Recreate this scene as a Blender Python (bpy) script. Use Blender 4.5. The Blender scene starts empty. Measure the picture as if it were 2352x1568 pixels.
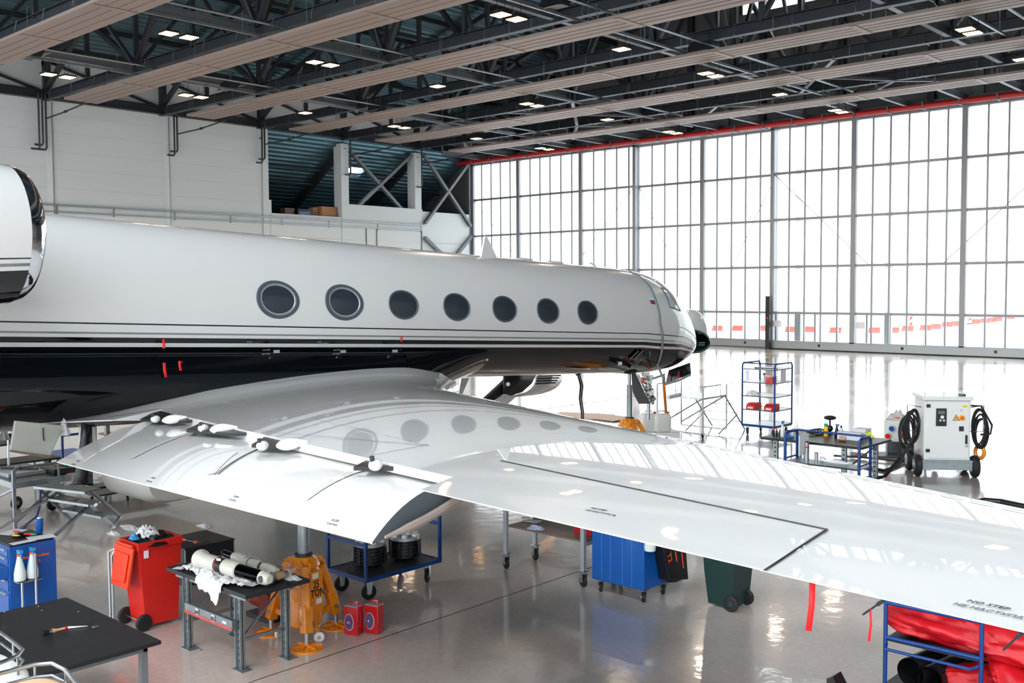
import bpy, math, random
from mathutils import Vector, Matrix
random.seed(7)
PI = math.pi
col = bpy.context.scene.collection
V = Vector
def v3(p): return Vector((float(p[0]), float(p[1]), float(p[2])))

# ---------------------------------------------------------------- camera (calibrated from the hangar's own straight lines)
CX, CY, FPX, HC = 1176.0, 784.0, 2326.0, 4.0
def _n(a): return v3(a).normalized()
_Y = _n((3307-CX, 650-CY, FPX)); _X = -_n((-1370-CX, 676-CY, FPX)); _X = (_X-_Y*_X.dot(_Y)).normalized()
_Z = _Y.cross(_X)
if _Z.y > 0: _Z = -_Z
def ray(px, py):
    c = V(((px-CX)/FPX, (py-CY)/FPX, 1.0))
    return V((c.dot(_X), c.dot(_Y), c.dot(_Z)))
def onz(px, py, z=0.0):
    r = ray(px, py); return V((0, 0, HC))+r*((z-HC)/r.z)
def onx(px, py, x):
    r = ray(px, py); return V((0, 0, HC))+r*(x/r.x)
def ony(px, py, y):
    r = ray(px, py); return V((0, 0, HC))+r*(y/r.y)
cam = bpy.data.cameras.new('camera'); co = bpy.data.objects.new('camera', cam); col.objects.link(co)
co.matrix_world = Matrix(((_X.x, -_X.y, -_X.z, 0), (_Y.x, -_Y.y, -_Y.z, 0), (_Z.x, -_Z.y, -_Z.z, HC), (0, 0, 0, 1)))
cam.sensor_width = 36; cam.lens = FPX/2352*36; cam.clip_end = 500; cam.clip_start = .05
bpy.context.scene.camera = co

# ---------------------------------------------------------------- mesh builder
def perp(d):
    d = d.normalized(); u = V((0, 0, 1)) if abs(d.z) < .95 else V((1, 0, 0))
    a = d.cross(u).normalized(); return a, a.cross(d).normalized()
class M:
    def __init__(s, off=None): s.v = []; s.f = []; s.m = []; s.off = v3(off) if off is not None else V((0, 0, 0))
    def poly(s, pts, mi=0):
        n = len(s.v); s.v += [v3(p) for p in pts]; s.f.append(list(range(n, n+len(pts)))); s.m.append(mi); return s
    def prism(s, pts, vec, mi=0):
        n = len(s.v); k = len(pts); pts = [v3(p) for p in pts]; vec = v3(vec)
        s.v += pts+[p+vec for p in pts]
        nn = V((0, 0, 0))
        for i in range(k): nn += pts[i].cross(pts[(i+1) % k])
        fl = nn.dot(vec) > 0
        fs = [list(range(k)), [n2+k for n2 in range(k)]]
        a, b = list(range(k)), [i+k for i in range(k)]
        if fl: a = a[::-1]
        else: b = b[::-1]
        for q in (a, b): s.f.append([n+i for i in q]); s.m.append(mi)
        for i in range(k):
            j = (i+1) % k; q = [i, j, j+k, i+k] if fl else [i, i+k, j+k, j]
            s.f.append([n+t for t in q]); s.m.append(mi)
        return s
    def bx(s, x0, x1, y0, y1, z0, z1, mi=0):
        x0, x1 = min(x0, x1), max(x0, x1); y0, y1 = min(y0, y1), max(y0, y1); z0, z1 = min(z0, z1), max(z0, z1)
        return s.prism([(x0, y0, z0), (x1, y0, z0), (x1, y1, z0), (x0, y1, z0)], (0, 0, z1-z0), mi)
    def box(s, c, d, rz=0, mi=0):
        c = v3(c); ca, sa = math.cos(rz), math.sin(rz); h = [q/2 for q in d]
        pts = [(c.x+x*ca-y*sa, c.y+x*sa+y*ca, c.z-h[2]) for x, y in ((-h[0], -h[1]), (h[0], -h[1]), (h[0], h[1]), (-h[0], h[1]))]
        return s.prism(pts, (0, 0, d[2]), mi)
    def beam(s, p, q, w, h=None, mi=0, up=None):
        p, q = v3(p), v3(q); h = h or w; d = (q-p)
        if up is None: a, b = perp(d)
        else: a = d.cross(v3(up)).normalized(); b = a.cross(d).normalized()
        a, b = a*w/2, b*h/2
        return s.prism([p-a-b, p+a-b, p+a+b, p-a+b], d, mi)
    def ibeam(s, p, q, w, h, t=.03, mi=0, up=(0, 0, 1)):
        p, q = v3(p), v3(q); d = q-p; a = d.cross(v3(up)).normalized(); b = a.cross(d).normalized()
        s.beam(p+b*(h/2-t/2), q+b*(h/2-t/2), w, t, mi, b); s.beam(p-b*(h/2-t/2), q-b*(h/2-t/2), w, t, mi, b)
        return s.beam(p, q, t, h-2*t, mi, b)
    def ring_loft(s, rings, closed=True, caps=True, mi=0, mif=None):
        n0 = len(s.v); k = len(rings[0])
        for r in rings: s.v += [v3(p) for p in r]
        for i in range(len(rings)-1):
            for j in range(k if closed else k-1):
                a = n0+i*k+j; b = n0+i*k+(j+1) % k
                s.f.append([a, b, b+k, a+k]); s.m.append(mif(i, j) if mif else mi)
        if caps:
            s.f.append([n0+j for j in range(k)][::-1]); s.m.append(mi)
            s.f.append([n0+(len(rings)-1)*k+j for j in range(k)]); s.m.append(mi)
        return s
    def tube(s, pts, r, n=8, mi=0, closed=False):
        pts = [v3(p) for p in pts]; rr = r if isinstance(r, (list, tuple)) else [r]*len(pts)
        rings = []; a = None; N = len(pts)
        for i, p in enumerate(pts):
            if closed: d = pts[(i+1) % N]-pts[i-1]
            else: d = pts[min(i+1, N-1)]-pts[max(i-1, 0)]
            if d.length < 1e-9: d = V((0, 0, 1))
            d.normalize()
            if a is None: a, _ = perp(d)
            a = (a-d*a.dot(d)); a = a.normalized() if a.length > 1e-6 else perp(d)[0]
            b = a.cross(d)
            rings.append([p+(a*math.cos(2*PI*j/n)+b*math.sin(2*PI*j/n))*rr[i] for j in range(n)])
        if closed: rings.append(rings[0])
        return s.ring_loft([q[::-1] for q in rings], caps=not closed, mi=mi)
    def lathe(s, c, ax, prof, n=24, mi=0, mif=None, caps=True):
        c = v3(c); ax = v3(ax).normalized(); a, b = perp(ax)
        rings = [[c+ax*t+(a*math.cos(2*PI*j/n)-b*math.sin(2*PI*j/n))*max(r, 1e-4) for j in range(n)] for t, r in prof]
        return s.ring_loft(rings, mi=mi, mif=mif, caps=caps)
    def cyl(s, p, q, r, n=16, mi=0, r2=None):
        p, q = v3(p), v3(q); L = (q-p).length
        return s.lathe(p, q-p, [(0, r), (L, r2 if r2 is not None else r)], n, mi)
    def ball(s, c, r, n=12, mi=0):
        c = v3(c); r = r if isinstance(r, (list, tuple)) else (r, r, r)
        rings = [[(c.x+r[0]*math.sin(PI*i/8)*math.cos(2*PI*j/n), c.y+r[1]*math.sin(PI*i/8)*math.sin(2*PI*j/n), c.z-r[2]*math.cos(PI*i/8)) for j in range(n)] for i in range(1, 8)]
        return s.ring_loft(rings, mi=mi)
    def grid(s, P, mi=0, mif=None, flip=False):
        n0 = len(s.v); k = len(P[0])
        for r in P: s.v += [v3(p) for p in r]
        for i in range(len(P)-1):
            for j in range(k-1):
                a = n0+i*k+j; q = [a, a+1, a+k+1, a+k]
                s.f.append(q[::-1] if flip else q); s.m.append(mif(i, j) if mif else mi)
        return s
    def wheel(s, c, ax, r, w, mi=0, n=24, hub=1, rh=.34):
        ax = v3(ax).normalized(); c = v3(c)-ax*w/2
        s.lathe(c, ax, [(0.0, r*.72), (w*.06, r*.9), (w*.25, r), (w*.75, r), (w*.94, r*.9), (w, r*.72)], n, mi)
        s.lathe(c, ax, [(-w*.04, r*.16), (-w*.03, r*rh), (w*1.03, r*rh), (w*1.04, r*.16)], n, hub)
        return s
    def build(s, name, mats, parent=None, smooth=32, bevel=0):
        if not isinstance(mats, (list, tuple)): mats = [mats]
        vs = [p-s.off for p in s.v]; loc = None
        if parent is None and vs:
            lo = [min(p[i] for p in vs) for i in range(3)]; hi = [max(p[i] for p in vs) for i in range(3)]
            loc = V(((lo[0]+hi[0])/2, (lo[1]+hi[1])/2, lo[2])); vs = [p-loc for p in vs]
        me = bpy.data.meshes.new(name); me.from_pydata([tuple(p) for p in vs], [], s.f)
        for m_ in mats: me.materials.append(m_)
        me.polygons.foreach_set('material_index', s.m)
        me.polygons.foreach_set('use_smooth', [True]*len(s.f)); me.update()
        me.set_sharp_from_angle(angle=math.radians(smooth))
        o = bpy.data.objects.new(name, me); col.objects.link(o)
        if parent is not None: o.parent = parent
        if loc is not None: o.location = loc
        if bevel:
            b = o.modifiers.new('bevel', 'BEVEL'); b.width = bevel; b.segments = 2; b.limit_method = 'ANGLE'; b.angle_limit = math.radians(50); b.harden_normals = False
        return o
def tag(o, label, cat, group=None, kind=None):
    if label: o['label'] = label
    if cat: o['category'] = cat
    if group: o['group'] = group
    if kind: o['kind'] = kind
    return o
def thing(name, label, cat, loc=(0, 0, 0), rz=0, group=None):
    o = bpy.data.objects.new(name, None); col.objects.link(o); o.empty_display_size = .1
    o.location = v3(loc); o.rotation_euler = (0, 0, rz); return tag(o, label, cat, group)
def struct(o): o['kind'] = 'structure'; return o
def reps(q, name, m, parent, pos, **k):
    "one mesh at the first place and copies of it, every one a part of its own"
    f = q.build(name, m, parent, **k); o0 = v3(pos[0])
    for p in pos[1:]:
        c = f.copy(); col.objects.link(c); c.parent = parent; c.location = v3(p)-o0
    return f
def dup(o, loc=None, rz=None, label=None, group=None, parent=None):
    c = o.copy(); col.objects.link(c)
    if parent is not None: c.parent = parent
    if loc is not None: c.location = v3(loc)
    if rz is not None: c.rotation_euler = (0, 0, rz)
    if label: c['label'] = label
    if group: c['group'] = group
    for ch in list(o.children): dup(ch, parent=c)
    return c
def text(body, size, parent, origin, xdir, up, mat, name='lettering', off=None, ext=.0006, align='LEFT', sx=1.0, bold=0.0):
    cu = bpy.data.curves.new(name, 'FONT'); cu.body = body; cu.size = size; cu.extrude = ext; cu.align_x = align; cu.resolution_u = 2; cu.offset = bold
    t = bpy.data.objects.new('tmp', cu); col.objects.link(t)
    me = bpy.data.meshes.new_from_object(t.evaluated_get(bpy.context.evaluated_depsgraph_get()))
    bpy.data.objects.remove(t)
    x = v3(xdir).normalized(); z = x.cross(v3(up)).normalized(); y = z.cross(x)
    of = v3(off) if off is not None else V((0, 0, 0))
    for q in me.vertices: q.co = v3(origin)-of+x*q.co.x*sx+y*q.co.y+z*(q.co.z+.002)
    me.materials.clear(); me.materials.append(mat)
    o = bpy.data.objects.new(name, me); col.objects.link(o)
    if parent is not None: o.parent = parent
    return o

# ---------------------------------------------------------------- materials
def lin(c):
    if isinstance(c, (int, float)): c = (c, c, c)
    return tuple((q/255/12.92 if q/255 <= .04045 else ((q/255+.055)/1.055)**2.4) for q in c)+(1,)
def mat(name, c, rough=.5, metal=0, coat=0, noise=0, scale=8, bump=0, bscale=60, spec=.5, emit=0, coatr=.04, stretch=None, rn=0):
    m = bpy.data.materials.new(name); m.use_nodes = True; nt = m.node_tree; b = nt.nodes['Principled BSDF']
    b.inputs['Base Color'].default_value = lin(c); b.inputs['Roughness'].default_value = rough; b.inputs['Metallic'].default_value = metal
    b.inputs['Coat Weight'].default_value = coat; b.inputs['Coat Roughness'].default_value = coatr; b.inputs['Specular IOR Level'].default_value = spec
    if emit: b.inputs['Emission Color'].default_value = lin(c); b.inputs['Emission Strength'].default_value = emit
    tc = None
    def coord():
        t = nt.nodes.new('ShaderNodeTexCoord'); mp = nt.nodes.new('ShaderNodeMapping'); nt.links.new(t.outputs['Object'], mp.inputs[0])
        if stretch: mp.inputs['Scale'].default_value = stretch
        return mp
    if noise or bump or rn: tc = coord()
    if noise:
        n = nt.nodes.new('ShaderNodeTexNoise'); n.inputs['Scale'].default_value = scale; n.inputs['Detail'].default_value = 5; nt.links.new(tc.outputs[0], n.inputs['Vector'])
        r = nt.nodes.new('ShaderNodeMapRange'); r.inputs[1].default_value = .3; r.inputs[2].default_value = .7; r.inputs[3].default_value = 1-noise; r.inputs[4].default_value = 1+noise*.6
        nt.links.new(n.outputs[0], r.inputs[0])
        x = nt.nodes.new('ShaderNodeVectorMath'); x.operation = 'SCALE'; x.inputs[0].default_value = lin(c)[:3]; nt.links.new(r.outputs[0], x.inputs['Scale']); nt.links.new(x.outputs[0], b.inputs['Base Color'])
    if rn:
        n = nt.nodes.new('ShaderNodeTexNoise'); n.inputs['Scale'].default_value = scale*.6; n.inputs['Detail'].default_value = 4; nt.links.new(tc.outputs[0], n.inputs['Vector'])
        r = nt.nodes.new('ShaderNodeMapRange'); r.inputs[1].default_value = .3; r.inputs[2].default_value = .7; r.inputs[3].default_value = max(rough-rn, .02); r.inputs[4].default_value = rough+rn
        nt.links.new(n.outputs[0], r.inputs[0]); nt.links.new(r.outputs[0], b.inputs['Roughness'])
    if bump:
        n = nt.nodes.new('ShaderNodeTexNoise'); n.inputs['Scale'].default_value = bscale; n.inputs['Detail'].default_value = 3; nt.links.new(tc.outputs[0], n.inputs['Vector'])
        bp = nt.nodes.new('ShaderNodeBump'); bp.inputs['Strength'].default_value = bump; bp.inputs['Distance'].default_value = .01; nt.links.new(n.outputs[0], bp.inputs['Height']); nt.links.new(bp.outputs[0], b.inputs['Normal'])
        if coat: nt.links.new(bp.outputs[0], b.inputs['Coat Normal'])
    return m
def waves(m, scale, axis, strength=.4, dist=.02, profile='SIN', colr=None, lo=.8):
    """ribs of profiled sheet: bump (and a little colour) by a wave texture along an object axis"""
    nt = m.node_tree; b = nt.nodes['Principled BSDF']
    t = nt.nodes.new('ShaderNodeTexCoord'); w = nt.nodes.new('ShaderNodeTexWave'); w.wave_type = 'BANDS'; w.bands_direction = axis; w.wave_profile = profile
    w.inputs['Scale'].default_value = scale; w.inputs['Distortion'].default_value = 0; nt.links.new(t.outputs['Object'], w.inputs[0])
    bp = nt.nodes.new('ShaderNodeBump'); bp.inputs['Strength'].default_value = strength; bp.inputs['Distance'].default_value = dist
    nt.links.new(w.outputs['Fac'], bp.inputs['Height']); nt.links.new(bp.outputs[0], b.inputs['Normal'])
    return m
WHITE = mat('white_aircraft_paint', (218, 217, 216), .25, spec=.2, coat=1, coatr=.02, bump=.012, bscale=2.2)
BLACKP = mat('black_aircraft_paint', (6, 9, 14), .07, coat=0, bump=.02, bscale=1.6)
GREYP = mat('grey_pinstripe_paint', (118, 124, 128), .25, coat=1)
CHROME = mat('polished_metal', (225, 225, 228), .05, 1, bump=.02, bscale=3)
ALU = mat('aluminium', (176, 180, 184), .32, 1, rn=.1)
GALV = mat('galvanised_steel', (150, 158, 162), .42, .8, noise=.12, scale=14, rn=.1)
STEEL = mat('dark_steel_paint', (52, 56, 62), .45, .2)
STEELL = mat('grey_steel_paint', (112, 116, 122), .45, .2)
BLUE = mat('blue_powder_coat', (0, 54, 120), .4)
BLUEC = mat('blue_cabinet_paint', (2, 80, 160), .38, coat=.3)
ORANGE = mat('orange_enamel', (238, 140, 12), .35, coat=.5, noise=.12, scale=6)
ORANGED = mat('orange_marking', (232, 92, 50), .5)
RED = mat('red_plastic', (216, 34, 26), .4)
REDO = mat('orange_red_plastic', (240, 62, 24), .42, noise=.04)
REDT = mat('red_tin', (196, 14, 26), .22, coat=.6)
REDC = mat('red_tarpaulin', (188, 8, 24), .5, noise=.15, scale=5, bump=.25, bscale=7)
RIBBON = mat('red_ribbon', (238, 26, 30), .6)
RUBBER = mat('black_rubber', (22, 23, 25), .6)
BLK = mat('black_plastic', (18, 19, 22), .4)
BLKT = mat('black_laminate_top', (24, 25, 29), .42, noise=.35, scale=40, bump=.15, bscale=120)
DARKBOX = mat('black_plywood', (38, 40, 43), .5, noise=.2, scale=12)
GREENB = mat('dark_green_plastic', (22, 50, 48), .38)
CREAM = mat('cream_part_paint', (224, 224, 212), .35, coat=.4, noise=.05)
CLOTH = mat('white_cloth', (232, 232, 234), .85, bump=.4, bscale=25)
PAPER = mat('paper', (228, 228, 234), .8)
WPLAST = mat('white_plastic', (232, 232, 228), .4)
TRANSL = mat('milky_plastic', (214, 224, 222), .3)
BEIGEP = mat('beige_plastic', (226, 190, 152), .45)
BROWNB = mat('brown_board', (120, 96, 84), .55, noise=.15, scale=10)
CARD = mat('cardboard', (176, 128, 92), .8, noise=.1)
CARDP = mat('pale_cardboard', (206, 186, 172), .8, noise=.15)
PURPLE = mat('purple_print', (92, 64, 112), .4)
SILVP = mat('silver_print', (196, 196, 202), .3, .5)
YEL = mat('yellow_plastic', (244, 190, 20), .4)
HIVIS = mat('fluorescent_yellow', (224, 236, 40), .6)
GREEN = mat('green_plastic', (20, 160, 84), .4)
TEALB = mat('light_blue_plastic', (50, 150, 206), .4)
SCREEN = mat('grey_screen', (96, 104, 110), .2)
CABGREY = mat('light_grey_enamel', (226, 226, 224), .35, coat=.2)
WOOD = mat('pale_wood', (204, 160, 120), .6, noise=.1)
ORSTRAP = mat('orange_webbing', (236, 138, 60), .7)
GSTRAP = mat('grey_webbing', (136, 146, 152), .6)
GLASSW = mat('cabin_window_glass', (52, 56, 66), .06, coat=1, coatr=.01)
_b = GLASSW.node_tree.nodes['Principled BSDF']; _b.inputs['Thin Film Thickness'].default_value = 520; _b.inputs['Thin Film IOR'].default_value = 1.7; _b.inputs['Specular IOR Level'].default_value = 1.0; _b.inputs['Coat Weight'].default_value = 0
DGREY = mat('dark_grey_seal', (78, 86, 92), .4)
LGREY = mat('pale_grey_seal', (172, 178, 182), .3, .4)
WALLW = waves(mat('white_sandwich_panel', (212, 219, 221), .5), 5.3, 'Z', .28, .01)
PLINE = mat('panel_seam_grey', (188, 195, 198), .5)
WALLP = mat('plain_white_panel', (214, 221, 222), .5)
WALLS = waves(mat('grey_cladding', (104, 106, 110), .6), 5.3, 'Z', .2, .01)  # ribbed cladding in its own even grey
DECK = mat('teal_trapezoid_deck', (74, 104, 116), .34, .5)
DECKA = mat('teal_annex_deck', (84, 118, 130), .32, .5)
STRIPM = mat('beige_radiant_panel', (142, 129, 122), .5)
STRIPD = mat('brown_panel_seam', (110, 98, 92), .6)
REDPIPE = mat('red_beam_paint', (186, 34, 34), .4)
CONC = mat('outside_apron', (206, 210, 212), .7, noise=.05, scale=.3)
LAMPM = mat('warm_lamp_lens', (255, 196, 130), .5, emit=6)
SKY_E, EXPO, LAMP_W = 4.2, 0.72, 110
# ================================================================ HANGAR
WX, DY = -59.0, 59.7
# floor: glossy epoxy with soft mottling
def floor_mat():
    m = mat('grey_epoxy_floor', (150, 148, 147), .12, coat=.6, coatr=.05)
    nt = m.node_tree; b = nt.nodes['Principled BSDF']; N = nt.nodes.new; L = nt.links.new
    t = N('ShaderNodeTexCoord')
    n = N('ShaderNodeTexNoise'); n.inputs['Scale'].default_value = .35; n.inputs['Detail'].default_value = 6; L(t.outputs['Object'], n.inputs[0])
    cr = N('ShaderNodeValToRGB'); cr.color_ramp.elements[0].position = .35; cr.color_ramp.elements[0].color = lin((168, 162, 159)); cr.color_ramp.elements[1].position = .65; cr.color_ramp.elements[1].color = lin((206, 188, 178)); L(n.outputs[0], cr.inputs[0])
    v = N('ShaderNodeTexNoise'); v.inputs['Scale'].default_value = 14; v.inputs['Detail'].default_value = 6; L(t.outputs['Object'], v.inputs[0])
    r = N('ShaderNodeMapRange'); r.inputs[1].default_value = .2; r.inputs[2].default_value = .8; r.inputs[3].default_value = .9; r.inputs[4].default_value = 1.08; L(v.outputs[0], r.inputs[0])
    s = N('ShaderNodeVectorMath'); s.operation = 'SCALE'; L(cr.outputs[0], s.inputs[0]); L(r.outputs[0], s.inputs['Scale']); L(s.outputs[0], b.inputs['Base Color'])
    r2 = N('ShaderNodeMapRange'); r2.inputs[1].default_value = .3; r2.inputs[2].default_value = .7; r2.inputs[3].default_value = .10; r2.inputs[4].default_value = .24; L(n.outputs[0], r2.inputs[0]); L(r2.outputs[0], b.inputs['Roughness'])
    w = N('ShaderNodeTexNoise'); w.inputs['Scale'].default_value = 4; w.inputs['Detail'].default_value = 4; L(t.outputs['Object'], w.inputs[0])
    bp = N('ShaderNodeBump'); bp.inputs['Strength'].default_value = .12; bp.inputs['Distance'].default_value = .02; L(w.outputs[0], bp.inputs['Height']); L(bp.outputs[0], b.inputs['Normal']); L(bp.outputs[0], b.inputs['Coat Normal'])
    return m
FLOOR = floor_mat()
fl = struct(M().bx(-76, 26, -26, DY+.3, -.2, 0).build('floor', FLOOR))
def seam(p, q, nm, w_=.012):
    a = onz(*p); b = onz(*q); M(fl.location).beam((a.x, a.y, .0005), (b.x, b.y, .0005), w_, .003, up=(0, 0, 1)).build(nm, RUBBER, fl)
seam((570, 1568), (1365, 1300), 'floor_joint'); seam((1235, 941), (2125, 817), 'floor_joint', .05)
g = struct(M().bx(-260, 220, DY+.31, 420, -.3, -.02).build('floor_outside', CONC))
# left wall in bays with the opening to the annex
w = M()
w.bx(WX-.2, WX, -26, 40.0, 0, 14.9)
w.bx(WX-.2, WX, 40.0, DY, 0, 9.2)
wl = struct(w.build('wall_left', WALLW))
# smooth low panels and joints
p = M(wl.location); p.bx(WX, WX+.03, 40.15, 46.18, 0, 9.22); p.bx(WX, WX+.06, 46.2, 54.1, 0, 10.2); p.bx(WX, WX+.03, 54.12, 59.3, 0, 10.05); p.bx(WX, WX+.04, 40.0, 40.2, 9.2, 10.1)
p.build('parapet_panel', WALLP, wl)
p = M(wl.location)
for yy in (25.15, 32.4): p.bx(WX, WX+.05, yy+.02, yy+.3, 0, 14.85)
p.bx(WX, WX+.05, 39.55, 40.0, 0, 14.85); p.bx(WX, WX+.05, 18.1, 18.35, 0, 14.85)
p.build('cover_strip', WALLP, wl)
p = M(wl.location)
for yy in (25.5, 32.72, 39.5, 47.1, 18.5): p.bx(WX, WX+.055, yy, yy+.03, 0, 14.8 if yy < 40 else 10.2)
p.build('joint_line', LGREY, wl)
p = M(wl.location)
for z in (9.9, 11.0, 12.0, 13.1, 14.1): p.bx(WX, WX+.004, -20, 40, z, z+.02)
for z in (6.2, 7.6): p.bx(WX, WX+.064, -20, 59, z, z+.02)
p.build('panel_line', PLINE, wl)
# wall above the eaves chord
w = M(); w.bx(WX-.2, WX, -26, DY, 14.9, 17.75); struct(w.build('wall_left_upper', WALLW))
# wall over the doors
def roofz(x): return 17.3+.29*(min(max(x, WX), -33)-WX)-(max(0, x+33)*.12)
w = M()
xs = [WX, -45, -33, -10, 26]
for a, b in ((WX, -45), (-45, -34.2)): w.prism([(a, DY, 14.4), (b, DY, 14.4), (b, DY, roofz(b)+.2), (a, DY, roofz(a)+.2)], (0, .25, 0))
w.bx(-34.2, 26, DY, DY+.25, 14.4, 21.7)
for a, b in ((-34.2, -33), (-33, 26)): w.prism([(a, DY, 23.9), (b, DY, 23.9), (b, DY, max(23.91, roofz(b)+.2)), (a, DY, max(23.91, roofz(a)+.2))], (0, .25, 0))
# clerestory hole is replaced by a bright strip window set in front of the cladding
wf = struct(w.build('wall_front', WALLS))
p = M(wf.location)
for x in (-53.9, -48.5, -43.2, -37.9, -32.5, -27.2, -21.8, -16.5, -11): p.bx(x-.2, x+.2, DY-.35, DY-.003, 14.4, roofz(x)-.1)
p.build('wall_column', STEEL, wf)
p = M(wf.location)
for x in (-51.2, -35.2, -29.9, -19.2): p.bx(x-.25, x+.25, DY-.2, DY-.003, 14.4, roofz(x)-.1)
for x0 in (-43.2, -27.2): p.beam((x0, DY-.25, 15), (x0+5.3, DY-.25, 20), .2, .2); p.beam((x0+5.3, DY-.25, 15), (x0, DY-.25, 20), .2, .2)
p.build('wall_brace', STEELL, wf)
# roof deck
w = M()
SKY = [(-25, -17.5), (-16, -9.5), (-8, -2.0)]  # skylight strips added in the unseen roof behind the camera for overhead fill
for a, b in zip(xs, xs[1:]):
    yy = -26
    for s0, s1 in SKY+[(DY, DY)]: w.prism([(a, yy, roofz(a)+.1), (b, yy, roofz(b)+.1), (b, s0, roofz(b)+.1), (a, s0, roofz(a)+.1)], (0, 0, .3)); yy = s1
x = WX
while x < 20:        # trapezoidal ribs of the deck, running along the hangar
    w.prism([(x, 5.5, roofz(x)+.1), (x+.06, 5.5, roofz(x+.06)), (x+.2, 5.5, roofz(x+.2)), (x+.26, 5.5, roofz(x+.26)+.1)], (0, DY-5.5, 0)); x += .42
struct(w.build('ceiling', DECK))
# annex behind the left wall: sloping deck, back wall, floor slab, columns, braces
w = M(); w.prism([(WX-.05, 33, 14.85), (WX-14, 33, 5.75), (WX-14, 49.0, 5.75), (WX-.05, 49.0, 14.85)], (0, 0, .3)); w.prism([(WX-.05, 50.5, 14.85), (WX-14, 50.5, 5.75), (WX-14, DY, 5.75), (WX-.05, DY, 14.85)], (0, 0, .3))
w.prism([(WX-.05, 49.0, 14.85), (WX-2.45, 49.0, 13.28), (WX-2.45, 50.5, 13.28), (WX-.05, 50.5, 14.85)], (0, 0, .3)).prism([(WX-3.5, 49.0, 12.6), (WX-14, 49.0, 5.75), (WX-14, 50.5, 5.75), (WX-3.5, 50.5, 12.6)], (0, 0, .3))
for i in range(24):
    x = WX-.35-i*.36; z = 14.75+(x+.05-WX)*.65; ya, yb = 33, DY
    for a_, b_ in (((ya, 49.0), (50.5, yb)) if -3.55 < x-WX < -2.35 else ((ya, yb),)): w.prism([(x, a_, z+.12), (x+.05, a_, z+.03), (x+.17, a_, z+.11), (x+.22, a_, z+.24)], (0, b_-a_, 0))
struct(w.build('ceiling_annex', DECKA))
w = M(); w.bx(WX-8, WX-7.8, 33, DY, 9.0, 10.9); struct(w.build('wall_annex_back', WALLP))
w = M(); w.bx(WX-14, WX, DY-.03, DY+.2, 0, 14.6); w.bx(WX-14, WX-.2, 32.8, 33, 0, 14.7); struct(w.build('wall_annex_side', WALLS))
w = M(); w.bx(WX-8, WX-.2, 33, DY-.05, 8.9, 9.1); struct(w.build('floor_annex', STEELL))
w = M()
for y in (39.3, 46.4, 53.5): w.beam((WX-.1, y+.2, 14.4), (WX-7.8, y+.2, 9.35), .3, .5, up=(0, 0, 1))
for z, x in ((12.8, -2.4), (11.9, -3.8)): w.bx(WX+x-.05, WX+x+.05, 33, DY-.1, z-.06, z+.04)
struct(w.build('ceiling_annex_rafter', STEEL))
for k, (y0, y1) in enumerate(((46.22, 46.9), (53.38, 54.05))):
    tag(M().bx(WX-.85, WX+.02, y0, y1, 9.22 if k == 0 else 9.12, 14.55).build('boxed_column', WALLP, bevel=.01), ('light grey boxed column in the wall opening, the one with cartons beside it', 'light grey boxed column in the wall opening, the one nearer the big doors')[k], 'column')
def xbrace(ya, yb, z0, z1, lab, x=WX-.35):
    t = thing('cross_brace', lab, 'brace', (x, ya, z0)); o = t.location
    M(o).ibeam((x, ya, z1), (x, yb, z0), .22, .26, .04, up=(1, 0, 0)).build('diagonal', STEELL, t); M(o).ibeam((x+.02, yb, z1), (x+.02, ya, z0), .22, .26, .04, up=(1, 0, 0)).build('diagonal', STEELL, t)
xbrace(46.95, 53.35, 9.3, 14.4, 'grey steel cross brace between the two boxed columns')
xbrace(54.2, 59.3, 9.1, 14.4, 'grey steel cross brace between the boxed column and the big doors', WX+.2)
t = thing('knee_brace', 'grey steel braces forming a V low on the white wall beside the doors', 'brace', (WX+.2, 56.8, 5.0)); o = t.location
M(o).beam((WX+.2, 54.2, 8.0), (WX+.2, 56.9, 6.1), .22, .26).build('diagonal', STEELL, t); M(o).beam((WX+.2, 59.4, 8.3), (WX+.2, 57.0, 6.1), .22, .26).build('diagonal', STEELL, t)
# cartons on the annex floor
for i, (px, py, s, m_, lab) in enumerate(((748, 497, (.9, 1.35, .85), CARD, 'large brown carton on the mezzanine against the boxed column'), (722, 495, (.5, .5, .75), CARD, 'narrow brown carton on the mezzanine left of the large one'), (664, 491, (.6, .8, .6), BROWNB, 'dark brown carton at the left end of the mezzanine row'))):
    q = onx(px, py, -59.8); tag(M().box((q.x-.1*i, q.y, 9.1+s[2]/2), s).build('carton', m_), lab, 'box')
q = onx(697, 493, -59.7); tag(M().box((q.x, q.y, 9.1+.28), (.5, 1.3, .56)).bx(q.x+.245, q.x+.26, q.y-.5, q.y+.4, 9.25, 9.5, 1).build('crate', [BLK, BLUEC]), 'black and blue crate between the cartons on the mezzanine', 'box')
# pipes at the wall
def downpipe(y, lab, n=2, z0=12.4, z1=15.1, x=WX+.4):
    t = thing('wall_downpipe', lab, 'pipe', (x, y, z0)); o = t.location
    for i in range(n):
        zz = z0+.25*(i % 2); yy = y+.2*i
        M(o).tube([(x, yy, z1), (x, yy, zz+.1), (x-.05, yy-.05, zz), (x-.05, yy-.45, zz)], .06, 8).build('pipe', STEEL, t)
    M(o).tube([(x, y+.2*n-.2, 13.75), (x+2.2, y+.45, 13.85), (x+5.0, y+.6, 14.1)], .045, 8).tube([(x+2.3, y+.45, 13.86), (x+2.5, y+.46, 13.87)], .08, 8).build('branch_pipe', STEEL, t)
    return t
downpipe(24.6, 'bundle of dark grey pipes dropping down the wall nearest the engine', 3, 12.0)
downpipe(32.9, 'pair of dark grey pipes dropping down the middle of the white wall')
downpipe(39.3, 'pair of dark grey pipes dropping beside the left edge of the wall opening', 2, 12.5)
downpipe(46.9, 'dark pipe dropping past the boxed column with cartons', 1, 12.3, x=WX+.25)
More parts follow.
